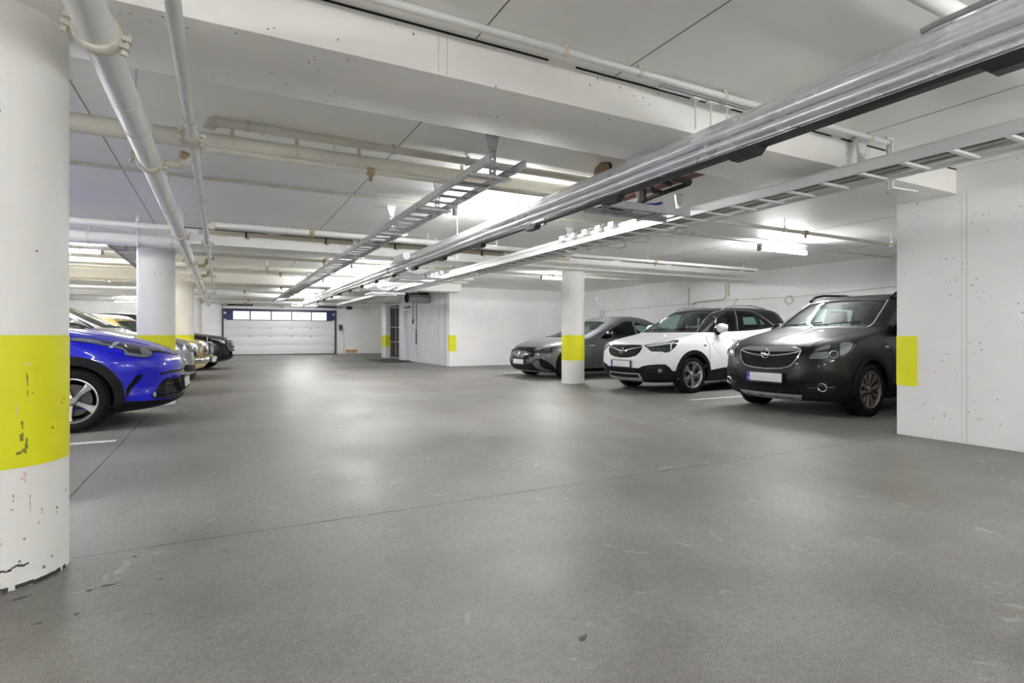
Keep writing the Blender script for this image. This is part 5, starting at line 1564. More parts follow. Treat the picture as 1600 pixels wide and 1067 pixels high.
# ---- dark brown crossover
B, car = BM, mokka
GR = [('y', 0, .886), ('y', .18, .885), ('y', .347, .878), ('y', .42, .861), ('y', .444, .837), ('y', .425, .761), ('y', .385, .691), ('y', .33, .642), ('y', .216, .615), ('y', 0, .602)]
LOW = [('y', 0, .413), ('y', .275, .419), ('y', .405, .42), ('y', .45, .46), ('y', .498, .522), ('y', .511, .563), ('y', .565, .586), ('y', .68, .597), ('y', .79, .60), ('y', .825, .575), ('x', .36, .50), ('x', .431, .44), ('x', .527, .438), ('x', .53, .40), ('x', .545, .30), ('x', .56, .232), ('y', .70, .222), ('y', .4, .215), ('y', 0, .212)]
patch('lower_bumper', B, LOW, M['clad'], car, off=.008, thick=.03)
g = patch('grille', B, GR, M['grille_black'], car, off=.005)
stroke('grille_frame', B, GR, .02, M['chrome'], g, off=.02, smooth=False)
patch('grille_bar', B, [('y', 0, .88), ('y', .185, .878), ('y', .351, .871), ('y', .412, .857), ('y', .424, .843), ('y', .28, .832), ('y', .084, .824), ('y', 0, .824)], M['satin'], g, off=.02)
stroke('grille_strip', B, [('y', 0, .772), ('y', .098, .776), ('y', .2, .785), ('y', .32, .803), ('y', .43, .834)], .02, M['chrome'], g, off=.024)
for i, z in enumerate((.742, .712, .683, .655, .63)):
    ye = .415 - i*.045
    stroke('grille_slat', B, [('y', 0, z), ('y', ye*.5, z+.002), ('y', ye, z+.012)], .013, M['plate_black'], g, off=.013)
emblem(g, .012, .80, .062, 'bolt', .1).location.x = -.004
headlamp(B, car, [('y', .536, .745), ('y', .562, .80), ('y', .585, .859), ('y', .619, .904), ('y', .677, .941), ('y', .737, .966), ('y', .804, .968), ('x', .51, .955), ('x', .548, .935), ('x', .53, .905), ('x', .439, .844), ('x', .337, .783), ('y', .799, .738), ('y', .755, .733), ('y', .705, .744), ('y', .608, .748)], M['lamp_dark'],
    [([('y', .551, .754), ('y', .588, .82), ('y', .662, .832), ('y', .72, .836), ('y', .735, .764), ('y', .63, .756)], M['lamp_chrome'], 'low_beam_bowl'),
     ([('y', .588, .85), ('y', .624, .893), ('y', .687, .925), ('y', .714, .878), ('y', .602, .845)], M['lamp_chrome'], 'high_beam_bowl'),
     ([('y', .80, .88), ('y', .765, .945), ('y', .815, .953), ('x', .52, .928), ('x', .432, .856), ('y', .838, .80), ('y', .815, .80)], M['satin'], 'indicator_bowl')],
    proj=[(('y', .772, .806), .052)])
for sd in (1, -1):
    f = patch('fog_recess', B, [('y', .50, .415), ('y', .585, .455), ('y', .68, .465), ('y', .764, .469), ('y', .80, .40), ('y', .763, .347), ('y', .65, .338), ('y', .549, .334)], M['plate_black'], car, side=sd, off=.012, thick=.01, smooth=2)
    skin_disc('fog_ring', B, ('y', .68, .402), [(.040, .004), (.042, .018), (.050, .024), (.058, .016), (.06, .0)], M['chrome'], f, sd, .01, face=.5)
    skin_disc('fog_lens', B, ('y', .68, .402), [(0, .014), (.02, .012), (.042, .004)], M['lamp_dark'], f, sd, .01, face=.5)
    stroke('fog_bar', B, [('y', .535, .388), ('y', .625, .395)], .008, M['chrome'], f, off=.018, side=sd)
    stroke('fog_bar', B, [('y', .73, .405), ('y', .778, .407)], .008, M['chrome'], f, off=.018, side=sd)
i_ = patch('lower_intake', B, [('y', 0, .403), ('y', .2, .405), ('y', .404, .407), ('y', .44, .30), ('y', .2, .29), ('y', 0, .288)], M['grille_black'], car, off=.012)
for z in (.315, .345, .375): stroke('intake_slat', B, [('y', 0, z), ('y', .2, z+.002), ('y', .41, z+.006)], .01, M['plate_black'], i_, off=.018)
sk = patch('skid_plate', B, [('y', 0, .285), ('y', .25, .286), ('y', .459, .288), ('y', .42, .235), ('y', .40, .222), ('y', .2, .214), ('y', 0, .212)], M['satin'], car, off=.02, thick=.03)
for y in (.12, .30): pair('skid_pad', B, [('y', y-.04, .262), ('y', y+.04, .262), ('y', y+.03, .232), ('y', y-.03, .232)], M['grey'], sk, off=.024, thick=.006)
plate_part(car, -.03, .492, tilt=.03)
arch_trim(B, car, .9, .345, .388, .455, M['clad'], off=.012, zlow=.25); arch_trim(B, car, 3.455, .345, .388, .455, M['clad'], off=.012, zlow=.25)
pair('sill_trim', B, [('x', 1.34, .38), ('x', 3.02, .38), ('x', 3.02, .215), ('x', 1.34, .215)], M['clad'], car, off=.01)
stroke('hood_line', B, [('y', .52, .90), ('y', .53, .956), ('y', .60, 1.045), ('y', .655, 1.12), ('y', .69, 1.16)], .007, M['seam'], car, off=.0016)
stroke('hood_crease', B, [('y', .11, .98), ('y', .10, 1.064), ('y', .085, 1.15)], .03, PAINT['brown'], car, off=.004)
for sd in (1, -1):
    skin_disc('side_indicator', B, ('x', 1.27, .895), [(0, .012), (.018, .010), (.024, .0)], M['chrome'], car, sd, 0, (1.5, .8))
    mirror_part(car, 1.62, sd*.80, 1.15, M['gloss_black'], sd)
plain_trim(B, car, None, ([('x', 1.42, 1.10), ('x', 1.40, .8), ('x', 1.40, .42)], [('x', 2.63, 1.14), ('x', 2.62, .8), ('x', 2.60, .42)], [('x', 3.5, 1.15), ('x', 3.4, .85), ('x', 3.1, .7)]), 0)
stroke('window_trim', B, [('y', .655, 1.155), ('y', .672, 1.195), ('y', .645, 1.32), ('y', .60, 1.48), ('y', .575, 1.55)], .016, M['chrome'], car, off=.008)
stroke('belt_trim', B, [('x', 1.72, 1.155), ('x', 2.6, 1.165), ('x', 3.45, 1.20)], .018, M['chrome'], car, off=.008)
for sd in (1, -1):
    m = MB(); m.tube([(1.95, sd*.60, 1.585), (2.08, sd*.60, 1.655), (2.3, sd*.595, 1.69), (2.9, sd*.585, 1.705), (3.4, sd*.57, 1.68), (3.6, sd*.55, 1.6)], .02, 10); m.build('roof_rail', M['gloss_black'], car)
m = MB(); m.tube([(3.25, -.05, 1.64), (3.5, -.05, 1.86)], .005, 6); m.lathe([(0, .03), (.02, .02), (.03, 0)], c=(3.25, -.05, 1.64), axis='z'); m.build('antenna', M['black'], car)
wipers(B, car, 1.185, ((.1, -.52), (.58, .0)))
fine_mirror(car, 2.0, 1.48)
door_handle(B, car, 2.45, .98, PAINT['brown'])

# ---- white crossover
B, car = BC, cross
LOW = [('y', 0, .445), ('y', .2, .452), ('y', .428, .459), ('y', .497, .496), ('y', .637, .524), ('y', .76, .537), ('y', .83, .538), ('x', .29, .52), ('x', .328, .496), ('x', .37, .45), ('x', .409, .416), ('x', .49, .42), ('x', .492, .36), ('x', .50, .28), ('x', .51, .225), ('y', .69, .212), ('y', .4, .205), ('y', 0, .202)]
patch('lower_bumper', B, LOW, M['clad'], car, off=.008, thick=.03)
GR = [('y', 0, .868), ('y', .194, .871), ('y', .36, .869), ('y', .42, .858), ('y', .455, .825), ('y', .426, .741), ('y', .351, .677), ('y', .198, .643), ('y', 0, .632)]
g = patch('grille', B, GR, M['grille_black'], car, off=.006)
for k in range(5): stroke('grille_slat', B, [('y', 0, .665+k*.04), ('y', .15, .667+k*.04), ('y', .32+.018*k, .685+k*.036)], .01, M['plate_black'], g, off=.012)
patch('grille_wing', B, [('y', .07, .768), ('y', .12, .785), ('y', .235, .806), ('y', .448, .836), ('y', .446, .818), ('y', .30, .797), ('y', .16, .765), ('y', .085, .752)], M['chrome'], g, off=.02)
emblem(g, -.008, .765, .056, 'bolt', .08)
headlamp(B, car, [('y', .461, .868), ('y', .584, .884), ('y', .705, .908), ('y', .78, .934), ('x', .48, .95), ('x', .60, .957), ('x', .542, .901), ('x', .46, .835), ('x', .366, .77), ('y', .828, .74), ('y', .781, .762), ('y', .652, .757), ('y', .585, .80), ('y', .52, .835)], M['lamp_dark'],
    [([('y', .509, .858), ('y', .64, .881), ('y', .775, .910), ('y', .817, .912), ('y', .822, .892), ('y', .666, .853), ('y', .567, .839)], M['drl'], 'light_guide'),
     ([('y', .80, .907), ('y', .822, .932), ('x', .47, .93), ('x', .485, .905), ('x', .416, .885), ('x', .392, .81), ('x', .36, .792), ('x', .372, .83), ('x', .39, .89)], M['drl'], 'running_light')],
    proj=[(('y', .66, .80), .026), (('y', .74, .80), .026), (('y', .80, .80), .026)], smooth=2)
sk = patch('skid_frame', B, [('y', 0, .362), ('y', .2, .364), ('y', .407, .368), ('y', .44, .29), ('y', .43, .232), ('y', .2, .226), ('y', 0, .224)], M['satin'], car, off=.02, thick=.03)
patch('skid_opening', B, [('y', 0, .335), ('y', .2, .338), ('y', .367, .343), ('y', .398, .292), ('y', .2, .281), ('y', 0, .278)], M['grille_black'], sk, off=.024, thick=.008)
ib = patch('lower_intake', B, [('y', 0, .448), ('y', .2, .452), ('y', .40, .456), ('y', .43, .375), ('y', .2, .37), ('y', 0, .368)], M['grille_black'], car, off=.014)
for sd in (1, -1):
    f = patch('fog_recess', B, [('y', .56, .47), ('y', .78, .49), ('y', .81, .42), ('y', .76, .37), ('y', .58, .385)], M['plate_black'], car, side=sd, off=.012, thick=.01, smooth=2)
    skin_disc('fog_lens', B, ('y', .765, .424), [(0, .010), (.02, .012), (.03, .008), (.036, .0)], M['lamp_chrome'], f, sd, .012)
    skin_disc('side_indicator', B, ('x', 1.218, .862), [(0, .012), (.018, .010), (.026, .0)], M['chrome'], car, sd, 0, (1.5, .7))
    mirror_part(car, 1.60, sd*.80, 1.18, PAINT['white'], sd)
    m = MB(); m.tube([(1.98, sd*.585, 1.545), (2.12, sd*.58, 1.61), (2.35, sd*.575, 1.635), (2.9, sd*.56, 1.645), (3.3, sd*.53, 1.60), (3.45, sd*.51, 1.54)], .016, 10); m.build('roof_rail', M['satin'], car)
plate_part(car, -.035, .525, tilt=.0)
arch_trim(B, car, .92, .335, .372, .445, M['clad'], off=.016, zlow=.22); arch_trim(B, car, 3.52, .335, .372, .445, M['clad'], off=.016, zlow=.22)
pair('sill_trim', B, [('x', 1.345, .405), ('x', 1.72, .445), ('x', 2.7, .45), ('x', 3.04, .41), ('x', 3.04, .21), ('x', 1.34, .21)], M['clad'], car, off=.012)
stroke('window_trim', B, [('x', 1.17, 1.115), ('x', 1.36, 1.232), ('x', 1.53, 1.335), ('x', 1.80, 1.477), ('x', 2.01, 1.531), ('x', 2.33, 1.549), ('x', 2.75, 1.53), ('x', 2.95, 1.457), ('x', 3.17, 1.34), ('x', 3.36, 1.23)], .022, M['chrome'], car, off=.01)
pair('door_pillar', B, [('x', 2.20, 1.135), ('x', 2.39, 1.15), ('x', 2.45, 1.515), ('x', 2.29, 1.515)], M['gloss_black'], car, off=.004)
stroke('pillar_trim', B, [('x', 2.205, 1.15), ('x', 2.25, 1.33), ('x', 2.305, 1.535)], .016, M['chrome'], car, off=.009)
stroke('pillar_trim', B, [('x', 1.53, 1.12), ('x', 1.62, 1.28), ('x', 1.70, 1.41)], .012, M['chrome'], car, off=.009)
stroke('belt_trim', B, [('x', 1.2, 1.11), ('x', 2.2, 1.135), ('x', 2.95, 1.18), ('x', 3.35, 1.225)], .012, M['gloss_black'], car, off=.006)
plain_trim(B, car, None, ([('x', 1.285, 1.05), ('x', 1.31, .9), ('x', 1.33, .7), ('x', 1.352, .41)], [('x', 2.25, 1.12), ('x', 2.26, .8), ('x', 2.22, .45)], [('y', .565, .89), ('y', .66, .99), ('y', .72, 1.06), ('y', .735, 1.09)]), 0)
stroke('door_crease', B, [('x', 1.42, .905), ('x', 1.7, .96), ('x', 2.1, 1.015), ('x', 2.7, 1.05), ('x', 3.3, 1.07)], .02, PAINT['white'], car, off=.005)
stroke('door_crease', B, [('x', 1.40, .90), ('x', 1.55, .75), ('x', 1.73, .60), ('x', 2.0, .54), ('x', 2.5, .53)], .02, PAINT['white'], car, off=.004)
m = MB(); m.tube([(2.95, .0, 1.6), (3.2, .0, 1.83)], .005, 6); m.lathe([(0, .03), (.02, .02), (.03, 0)], c=(2.95, 0, 1.605), axis='z'); m.build('antenna', M['black'], car)
wipers(B, car, 1.138, ((.1, -.52), (.58, .0)))
fine_mirror(car, 1.92, 1.42)
door_handle(B, car, 2.05, .97, PAINT['white'])

# ---- grey saloon
B, car = BE, eqe
PN = [('y', 0, .757), ('y', .223, .76), ('y', .40, .756), ('y', .50, .745), ('y', .52, .70), ('y', .545, .64), ('y', .56, .56), ('y', .50, .51), ('y', .437, .474), ('y', .2, .462), ('y', 0, .458)]
g = patch('grille_panel', B, PN, M['gloss_black'], car, off=.006)
for k in range(1, 7):
    y = .075*k
    z0, z1 = .53+.002*k*k, .68-.0018*k*k
    for sd in (1, -1): stroke('grille_slat', B, [('y', y, z0), ('y', y, (z0+z1)/2), ('y', y*.98, z1)], .006, M['satin'], g, off=.014, side=sd)
emblem(g, .0, .60, .07, 'star', .12)
headlamp(B, car, [('y', .457, .716), ('y', .56, .742), ('y', .666, .766), ('y', .78, .79), ('y', .873, .812), ('x', .46, .80), ('x', .56, .775), ('x', .40, .65), ('y', .86, .63), ('y', .776, .627), ('y', .65, .628), ('y', .551, .63)], M['lamp_dark'],
    [([('y', .52, .708), ('y', .69, .746), ('y', .833, .784), ('y', .835, .774), ('y', .69, .736), ('y', .525, .698)], M['drl'], 'running_light')],
    proj=[(('y', .64, .685), .03), (('y', .74, .695), .03), (('y', .82, .70), .028)], smooth=2)
for sd in (1, -1):
    q = patch('side_intake', B, [('y', .486, .37), ('y', .54, .43), ('y', .604, .477), ('y', .746, .493), ('y', .835, .445), ('x', .375, .343), ('x', .48, .239), ('x', .56, .224), ('x', .55, .19), ('y', .80, .168), ('y', .60, .17), ('y', .53, .22)], M['gloss_black'], car, side=sd, off=.006)
    patch('intake_fin', B, [('y', .52, .371), ('y', .634, .465), ('y', .70, .44), ('y', .715, .36), ('y', .728, .314), ('y', .788, .251), ('y', .84, .226), ('y', .80, .20), ('y', .70, .20), ('y', .60, .24)], PAINT['grey'], q, side=sd, off=.014, thick=.008, smooth=2)
    mirror_part(car, 1.98, sd*.86, 1.06, M['gloss_black'], sd)
patch('lower_bumper', B, [('y', 0, .325), ('y', .22, .33), ('y', .40, .385), ('y', .438, .40), ('y', .48, .35), ('y', .53, .215), ('y', .60, .165), ('y', .4, .155), ('y', 0, .15)], M['clad'], car, off=.007)
stroke('splitter', B, [('y', 0, .19), ('y', .3, .19), ('y', .6, .175)], .018, M['satin'], car, off=.016)
plate_part(car, -.03, .405, tilt=.02)
plain_trim(B, car, None, ([('x', 1.62, .96), ('x', 1.55, .7), ('x', 1.52, .3)], [('x', 3.02, .97), ('x', 3.03, .6), ('x', 3.0, .3)], [('y', .52, .77), ('y', .66, .86), ('y', .76, .96), ('y', .80, 1.0)]), 0)
pair('window_surround', B, [('x', 1.80, .975), ('x', 2.0, .98), ('x', 2.02, 1.0), ('x', 2.33, 1.215), ('x', 2.7, 1.375), ('x', 3.0, 1.395), ('x', 3.0, 1.41), ('x', 2.68, 1.39), ('x', 2.28, 1.23)], M['gloss_black'], car, off=.005)
stroke('window_trim', B, [('x', 1.82, .97), ('x', 2.6, .975), ('x', 3.9, 1.0)], .014, M['gloss_black'], car, off=.006)
stroke('hood_crease', B, [('y', .60, .83), ('y', .70, .92), ('y', .76, 1.0)], .03, PAINT['grey'], car, off=.004)
wipers(B, car, 1.0, ((.1, -.55), (.6, .0)))
fine_mirror(car, 2.2, 1.32)
stroke('fender_badge', B, [('x', 1.42, .80), ('x', 1.6, .80)], .02, M['chrome'], car, off=.004)
door_handle(B, car, 2.75, .86, PAINT['grey'])
pair('sill_trim', B, [('x', 1.3, .24), ('x', 3.5, .24), ('x', 3.5, .16), ('x', 1.3, .16)], M['gloss_black'], car, off=.01)

# ---- blue crossover
B, car = BB, chr_
headlamp(B, car, [('x', .985, 1.01), ('x', .90, 1.022), ('y', .76, 1.0), ('y', .715, .97), ('y', .65, .955), ('y', .598, .945), ('y', .54, .925), ('y', .44, .89), ('y', .30, .862), ('y', .44, .857), ('y', .583, .857), ('y', .64, .82), ('y', .721, .789), ('y', .786, .802), ('y', .825, .827), ('x', .50, .876), ('x', .66, .928), ('x', .82, .964), ('x', .97, .986)], M['lamp_dark'],
    [([('y', .721, .793), ('y', .786, .806), ('y', .828, .832), ('x', .50, .88), ('x', .66, .932), ('x', .82, .968), ('x', .95, .99), ('x', .95, 1.0), ('x', .82, .985), ('x', .66, .95), ('x', .52, .905), ('y', .80, .85), ('y', .73, .825)], M['lamp_chrome'], 'light_guide'),
     ([('y', .60, .862), ('y', .66, .815), ('y', .72, .80), ('y', .72, .85), ('y', .64, .90), ('y', .58, .90)], M['lamp_chrome'], 'indicator_bowl'),
     ([('x', .60, .905), ('x', .63, .912), ('x', .60, .97), ('x', .56, .965)], M['drl'], 'running_light'),
     ([('x', .97, 1.003), ('x', .90, 1.013), ('x', .78, .995), ('x', .70, .972), ('x', .74, .962), ('x', .84, .98)], M['satin'], 'rear_bowl')],
    proj=[(('x', .48, .915), .034)], smooth=2)
LIP = [('y', 0, .292), ('y', .2, .292), ('y', .426, .294), ('y', .60, .299), ('y', .778, .306), ('x', .40, .312), ('x', .581, .32), ('x', .59, .25), ('x', .60, .20), ('y', .80, .19), ('y', .5, .19), ('y', .25, .195), ('y', 0, .20)]
patch('lower_bumper', B, LIP, M['clad'], car, off=.012, thick=.03)
g = patch('lower_grille', B, [('y', 0, .52), ('y', .25, .52), ('y', .50, .545), ('y', .56, .52), ('y', .61, .47), ('y', .68, .40), ('y', .728, .345), ('y', .70, .318), ('y', .426, .30), ('y', .2, .298), ('y', 0, .298)], M['grille_black'], car, off=.006)
for r_ in range(7):
    for c_ in range(9):
        y = .02 + c_*.075 + (.037 if r_ % 2 else 0); z = .315+r_*.026
        if y < .70-(z-.33)*.9 and z < .50:
            q, n = on_skin(B, ('y', max(y, .002), z), 1, .012)
            pass
for z in (.33, .365, .40, .435, .47): stroke('grille_slat', B, [('y', 0, z), ('y', .3, z), ('y', .68-(z-.33)*1.0, z+.004)], .008, M['plate_black'], g, off=.014)
for y in (.1, .22, .34, .46, .56): stroke('grille_slat', B, [('y', y, .31), ('y', y+.02, .38), ('y', y, .46)], .007, M['plate_black'], g, off=.014)
stroke('grille_slot', B, [('y', 0, .798), ('y', .2, .815), ('y', .425, .845), ('y', .60, .856)], .02, M['grille_black'], car, off=.006)
stroke('grille_slot', B, [('y', 0, .603), ('y', .2, .61), ('y', .443, .615), ('y', .62, .597)], .026, M['grille_black'], car, off=.006)
pair('bumper_slot', B, [('y', .815, .604), ('y', .780, .60), ('y', .807, .516), ('x', .458, .366), ('x', .472, .374)], M['grille_black'], car, off=.007)
for sd in (1, -1): skin_disc('fog_lens', B, ('y', .70, .365), [(0, .012), (.02, .012), (.032, .004), (.034, 0)], M['lamp_chrome'], car, sd, .006, (.6, 1))
emblem(car, -.012, .74, .06, 'oval', .15)
pp = plate_part(car, -.03, .465, tilt=.08, blue=False)
arch_trim(B, car, .95, .345, .38, .475, M['clad'], off=.016, zlow=.20); arch_trim(B, car, 3.59, .345, .38, .475, M['clad'], off=.016, zlow=.20)
pair('sill_trim', B, [('x', 1.42, .36), ('x', 3.12, .36), ('x', 3.12, .2), ('x', 1.42, .2)], M['clad'], car, off=.012)
stroke('hood_line', B, [('y', .25, .875), ('y', .45, .915), ('y', .60, .975), ('y', .70, 1.04), ('y', .735, 1.10)], .006, M['seam'], car, off=.0016)
stroke('hood_crease', B, [('y', .35, .93), ('y', .50, 1.0), ('y', .60, 1.08), ('y', .63, 1.13)], .035, PAINT['blue'], car, off=.005)
plain_trim(B, car, None, ([('x', 1.55, 1.08), ('x', 1.5, .7), ('x', 1.48, .38)], [('x', 2.7, 1.1), ('x', 2.68, .7), ('x', 2.62, .4)]), 0)
for sd in (1, -1): mirror_part(car, 1.70, sd*.82, 1.16, PAINT['blue'], sd)
wipers(B, car, 1.155, ((-.1, .52), (-.58, .0)))

# ---- silver hatchback
B, car = BS, silver
headlamp(B, car, [('y', .42, .90), ('y', .47, .82), ('y', .54, .775), ('y', .64, .775), ('y', .74, .79), ('y', .80, .84), ('x', .44, .92), ('x', .52, .98), ('x', .44, .99), ('y', .74, .975), ('y', .60, .955), ('y', .48, .935)], M['lamp_chrome'],
    [([('y', .62, .79), ('y', .72, .80), ('y', .77, .85), ('y', .72, .88), ('y', .64, .86)], M['satin'], 'indicator_bowl')],
    proj=[(('y', .55, .86), .055), (('y', .68, .91), .06)], smooth=2)
g = patch('grille', B, [('y', 0, .87), ('y', .2, .87), ('y', .36, .875), ('y', .38, .84), ('y', .33, .76), ('y', .15, .74), ('y', 0, .735)], M['grille_black'], car, off=.006)
for z in (.77, .80, .83, .855): stroke('grille_slat', B, [('y', 0, z), ('y', .18, z), ('y', .34, z+.004)], .01, M['chrome'], g, off=.012)
emblem(g, .03, .81, .05, 'oval', .2)
patch('lower_intake', B, [('y', 0, .50), ('y', .3, .50), ('y', .55, .52), ('y', .60, .46), ('y', .55, .40), ('y', .3, .38), ('y', 0, .38)], M['grille_black'], car, off=.006)
patch('bumper_lip', B, [('y', 0, .34), ('y', .5, .34), ('y', .70, .36), ('x', .35, .42), ('x', .45, .38), ('x', .47, .26), ('y', .72, .225), ('y', .4, .215), ('y', 0, .215)], M['clad'], car, off=.02, thick=.04)
stroke('hood_line', B, [('y', .40, .95), ('y', .54, 1.0), ('y', .66, 1.07), ('y', .71, 1.14)], .007, M['seam'], car, off=.002)
stroke('pillar_trim', B, [('x', 1.38, 1.17), ('x', 1.55, 1.28), ('x', 1.75, 1.40), ('x', 2.05, 1.52)], .03, M['gloss_black'], car, off=.004)
plain_trim(B, car, None, ([('x', 1.35, 1.12), ('x', 1.3, .8), ('x', 1.27, .4)],), 0)
for sd in (1, -1): mirror_part(car, 1.62, sd*.80, 1.20, PAINT['silver'], sd)
arch_trim(B, car, .84, .32, .36, .385, PAINT['silver'], off=.012, zlow=.24)
wipers(B, car, 1.17, ((-.1, .5), (-.55, .0)))

# ---- yellow vintage saloon
B, car = BY, yel
g = MB(); g.bbox(-.10, .12, -.235, .235, .55, .895, .035)
gg = g.build('grille_shell', M['chrome'], car, smooth=50)
m = MB(); m.bbox(-.106, -.09, -.20, .20, .575, .86, .01); mm = m.build('grille_mesh', M['grille_black'], gg)
for k in range(8):
    m = MB(); m.bbox(-.116, -.10, -.20, .20, .588+k*.034, .594+k*.034, .002); m.build('grille_slat', M['chrome'], gg)
m = MB(); m.bbox(-.12, -.10, -.012, .012, .575, .86, .004); m.build('grille_slat', M['chrome'], gg)
em = emblem(car, -.03, .99, .042, 'star', 0); 
m = MB(); m.tube([(0, 0, -.045), (0, 0, -.10)], .006, 8); m.build('emblem_stem', M['chrome'], em)
for sd in (1, -1):
    y0, y1 = (sd*.60, sd*.845) if sd > 0 else (sd*.845, sd*.60)
    m = MB(); m.bbox(.0, .16, y0, y1, .545, .865, .03); h = m.build('headlight', M['chrome'], car, smooth=50)
    m = MB(); m.bbox(-.015, .02, y0+.02, y1-.02, .57, .845, .02); m.build('headlight_lens', M['lamp_clear'], h)
    m = MB(); m.lathe([(0, .0), (.07, -.01), (.085, -.02), (.09, 0)], c=(.0, (y0+y1)/2, .765), axis='x', n=28); m.build('reflector', M['lamp_chrome'], h)
    m = MB(); m.bbox(-.012, .01, y0+.03, y1-.03, .575, .65, .01); m.build('fog_lens', M['amber'], h)
    mirror_part(car, 1.62, sd*.80, 1.02, M['chrome'], sd, .8)
bp = MB()
prof = [(-.055, -.03), (-.065, 0), (-.055, .03), (-.02, .045), (.0, .03), (.0, -.03), (-.02, -.045)]
path = [(.95, .905), (.5, .905), (.2, .90), (.06, .875), (-.03, .80), (-.08, .6), (-.10, .3), (-.10, 0)]
path = path + [(a, -b) for a, b in reversed(path[:-1])]
b0 = 0; N_ = len(prof)
for i, (x, y) in enumerate(path):
    a = path[max(i-1, 0)]; b = path[min(i+1, len(path)-1)]
    d = Vector((b[0]-a[0], b[1]-a[1], 0)).normalized(); n_ = Vector((d.y, -d.x, 0))
    if n_.dot(Vector((x-2, y, 0))) < 0: n_ = -n_
    for (o_, z_) in prof: bp.v.append((x - n_.x*o_, y - n_.y*o_, .475 + z_*1.3))
for i in range(len(path)-1):
    for k in range(N_):
        k2 = (k+1) % N_
        bp.f.append((i*N_+k, i*N_+k2, (i+1)*N_+k2, (i+1)*N_+k)); bp.m.append(0)
bm_ = bp.build('bumper', M['chrome'], car, smooth=50)
st = MB()
for i, (x, y) in enumerate(path[1:-1]):
    pass
st.tube([(p[0]-(.068 if abs(p[1]) < .6 else .03), p[1]*1.07 if abs(p[1]) > .7 else p[1], .475) for p in path], .014, 8); st.build('rubber_strip', M['rubber'], bm_)
pl = plate_part(car, -.17, .47, blue=False, w=.48)
patch('front_valance', B, [('y', 0, .40), ('y', .5, .40), ('y', .80, .40), ('y', .78, .30), ('y', .4, .27), ('y', 0, .27)], PAINT['yellow'], car, off=.006)
stroke('side_trim', B, [('x', .35, .60), ('x', 2, .60), ('x', 4.3, .60)], .02, M['chrome'], car, off=.01)
stroke('side_crease', B, [('x', .32, .75), ('x', 1, .75), ('x', 2.5, .74), ('x', 4.3, .72)], .012, M['seam'], car, off=.004)
pair('side_marker', B, [('x', .38, .70), ('x', .52, .70), ('x', .52, .68), ('x', .38, .68)], M['seam'], car, off=.008)
for sd in (1, -1):
    stroke('windscreen_trim', B, [('y', .70, 1.03), ('y', .66, 1.2), ('y', .61, 1.395)], .03, M['chrome'], car, off=.01, side=sd)
stroke('windscreen_trim', B, [('y', 0, 1.405), ('y', .3, 1.405), ('y', .60, 1.39)], .026, M['chrome'], car, off=.01)
stroke('window_trim', B, [('x', 1.72, 1.0), ('x', 3.5, 1.0)], .018, M['chrome'], car, off=.01)
wipers(B, car, 1.04, ((-.05, .5), (-.55, .0)))
patch('roof', B, [(0, 0, 1.425), (.5, 0, 1.425), (1.0, 0, 1.425), (1.5, 0, 1.425), (2.0, 0, 1.425), (2.5, 0, 1.425), (3.0, 0, 1.425), (3.0, 0, 1.4985), (2.0, 0, 1.4985), (1.0, 0, 1.4985), (0, 0, 1.4985)] and [('u', u_*.25, 1.40) for u_ in range(13)] + [('u', 3-u_*.25, 1.508) for u_ in range(13)], PAINT['cream'], car, off=.006)
plain_trim(B, car, None, ([('x', 1.62, 1.0), ('x', 1.5, .7), ('x', 1.48, .35)], [('x', 2.63, 1.0), ('x', 2.63, .7), ('x', 2.6, .35)]), 0)

# ---- black car by the garage door
B, car = BK, blk
headlamp(B, car, [('y', .52, .90), ('y', .55, .80), ('y', .64, .775), ('y', .74, .80), ('y', .83, .85), ('x', .42, .90), ('x', .58, .98), ('x', .5, .99), ('y', .78, .96), ('y', .64, .94)], M['lamp_dark'],
    [([('y', .56, .89), ('y', .70, .92), ('y', .80, .94), ('y', .80, .92), ('y', .70, .89), ('y', .58, .86)], M['drl'], 'light_guide')], proj=[(('y', .66, .845), .045)], smooth=2)
g = patch('grille', B, [('y', 0, .90), ('y', .3, .90), ('y', .46, .89), ('y', .48, .80), ('y', .42, .62), ('y', .3, .56), ('y', 0, .55)], M['grille_black'], car, off=.008)
stroke('grille_frame', B, [('y', 0, .90), ('y', .3, .90), ('y', .46, .89), ('y', .48, .80), ('y', .42, .62), ('y', .3, .56), ('y', 0, .55)], .025, M['chrome'], g, off=.022, smooth=False)
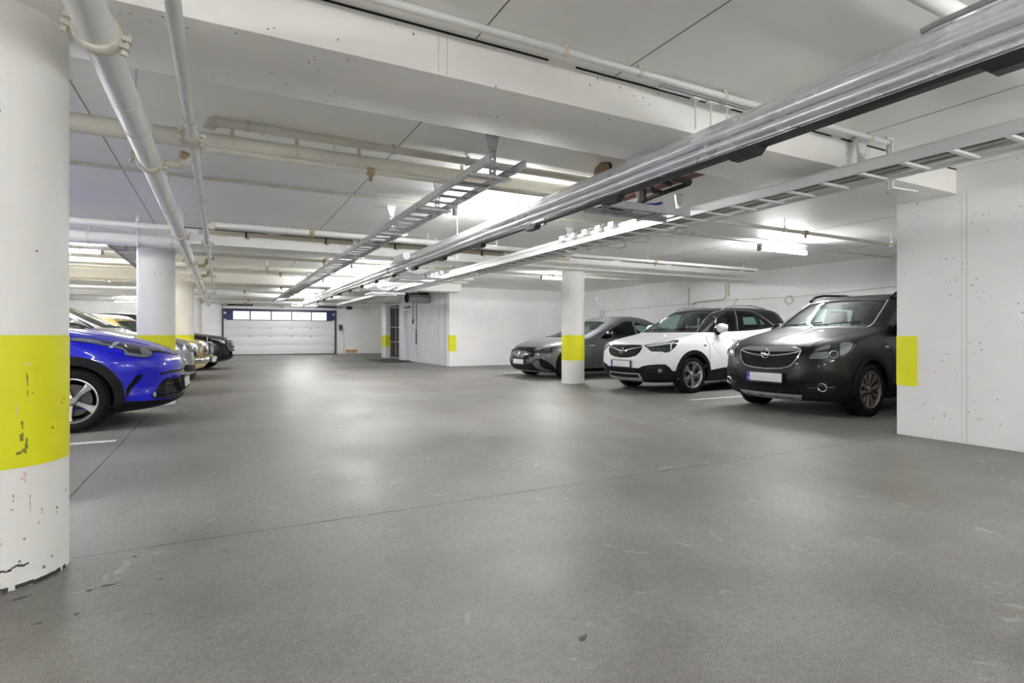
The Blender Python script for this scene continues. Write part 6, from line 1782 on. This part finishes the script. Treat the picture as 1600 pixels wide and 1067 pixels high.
for z in (.62, .68, .74, .80, .86): stroke('grille_slat', B, [('y', 0, z), ('y', .2, z), ('y', .43, z)], .014, M['satin'], g, off=.016)
emblem(g, -.012, .74, .065, 'oval', .05)
patch('lower_intake', B, [('y', 0, .46), ('y', .4, .46), ('y', .66, .44), ('y', .70, .34), ('y', .4, .30), ('y', 0, .30)], M['grille_black'], car, off=.006)
pair('side_intake', B, [('y', .70, .56), ('y', .82, .60), ('y', .86, .52), ('y', .80, .42), ('y', .72, .44)], M['clad'], car, off=.008)
plate_part(car, -.03, .50, blue=False)
arch_trim(B, car, .9, .36, .405, .45, M['clad'], off=.012, zlow=.25)
stroke('hood_line', B, [('y', .53, .96), ('y', .66, 1.05), ('y', .74, 1.12), ('y', .76, 1.16)], .007, M['seam'], car, off=.002)
for sd in (1, -1): mirror_part(car, 1.6, sd*.86, 1.22, M['gloss_black'], sd)
plain_trim(B, car, None, ([('x', 1.45, 1.12), ('x', 1.42, .8), ('x', 1.4, .4)],), 0)
wipers(B, car, 1.185, ((-.1, .52), (-.58, .0)))
EXPOSURE = 2.6
# ------------------------------------------------------------------ camera, world, view
cam = bpy.data.cameras.new('camera'); co = bpy.data.objects.new('camera', cam); COL.objects.link(co)
TH = math.atan(455/868.0)
co.location = (0, 0, 1.05); co.rotation_euler = (PI/2, 0, -TH)
cam.sensor_width = 36; cam.lens = 868.0/1600*36; cam.shift_y = -10.0/1600
cam.clip_start = .05
SC.camera = co
wd = bpy.data.worlds.new('world'); SC.world = wd; wd.use_nodes = True
wd.node_tree.nodes['Background'].inputs['Color'].default_value = (.9, .95, 1, 1)
wd.node_tree.nodes['Background'].inputs['Strength'].default_value = .03
vs = SC.view_settings; vs.view_transform = 'Standard'; vs.look = 'None'; vs.gamma = 1; vs.use_curve_mapping = False
vs.exposure = EXPOSURE
SC.cycles.use_denoising = True
SC.cycles.max_bounces = 10; SC.cycles.diffuse_bounces = 7; SC.cycles.glossy_bounces = 5; SC.cycles.transparent_max_bounces = 16
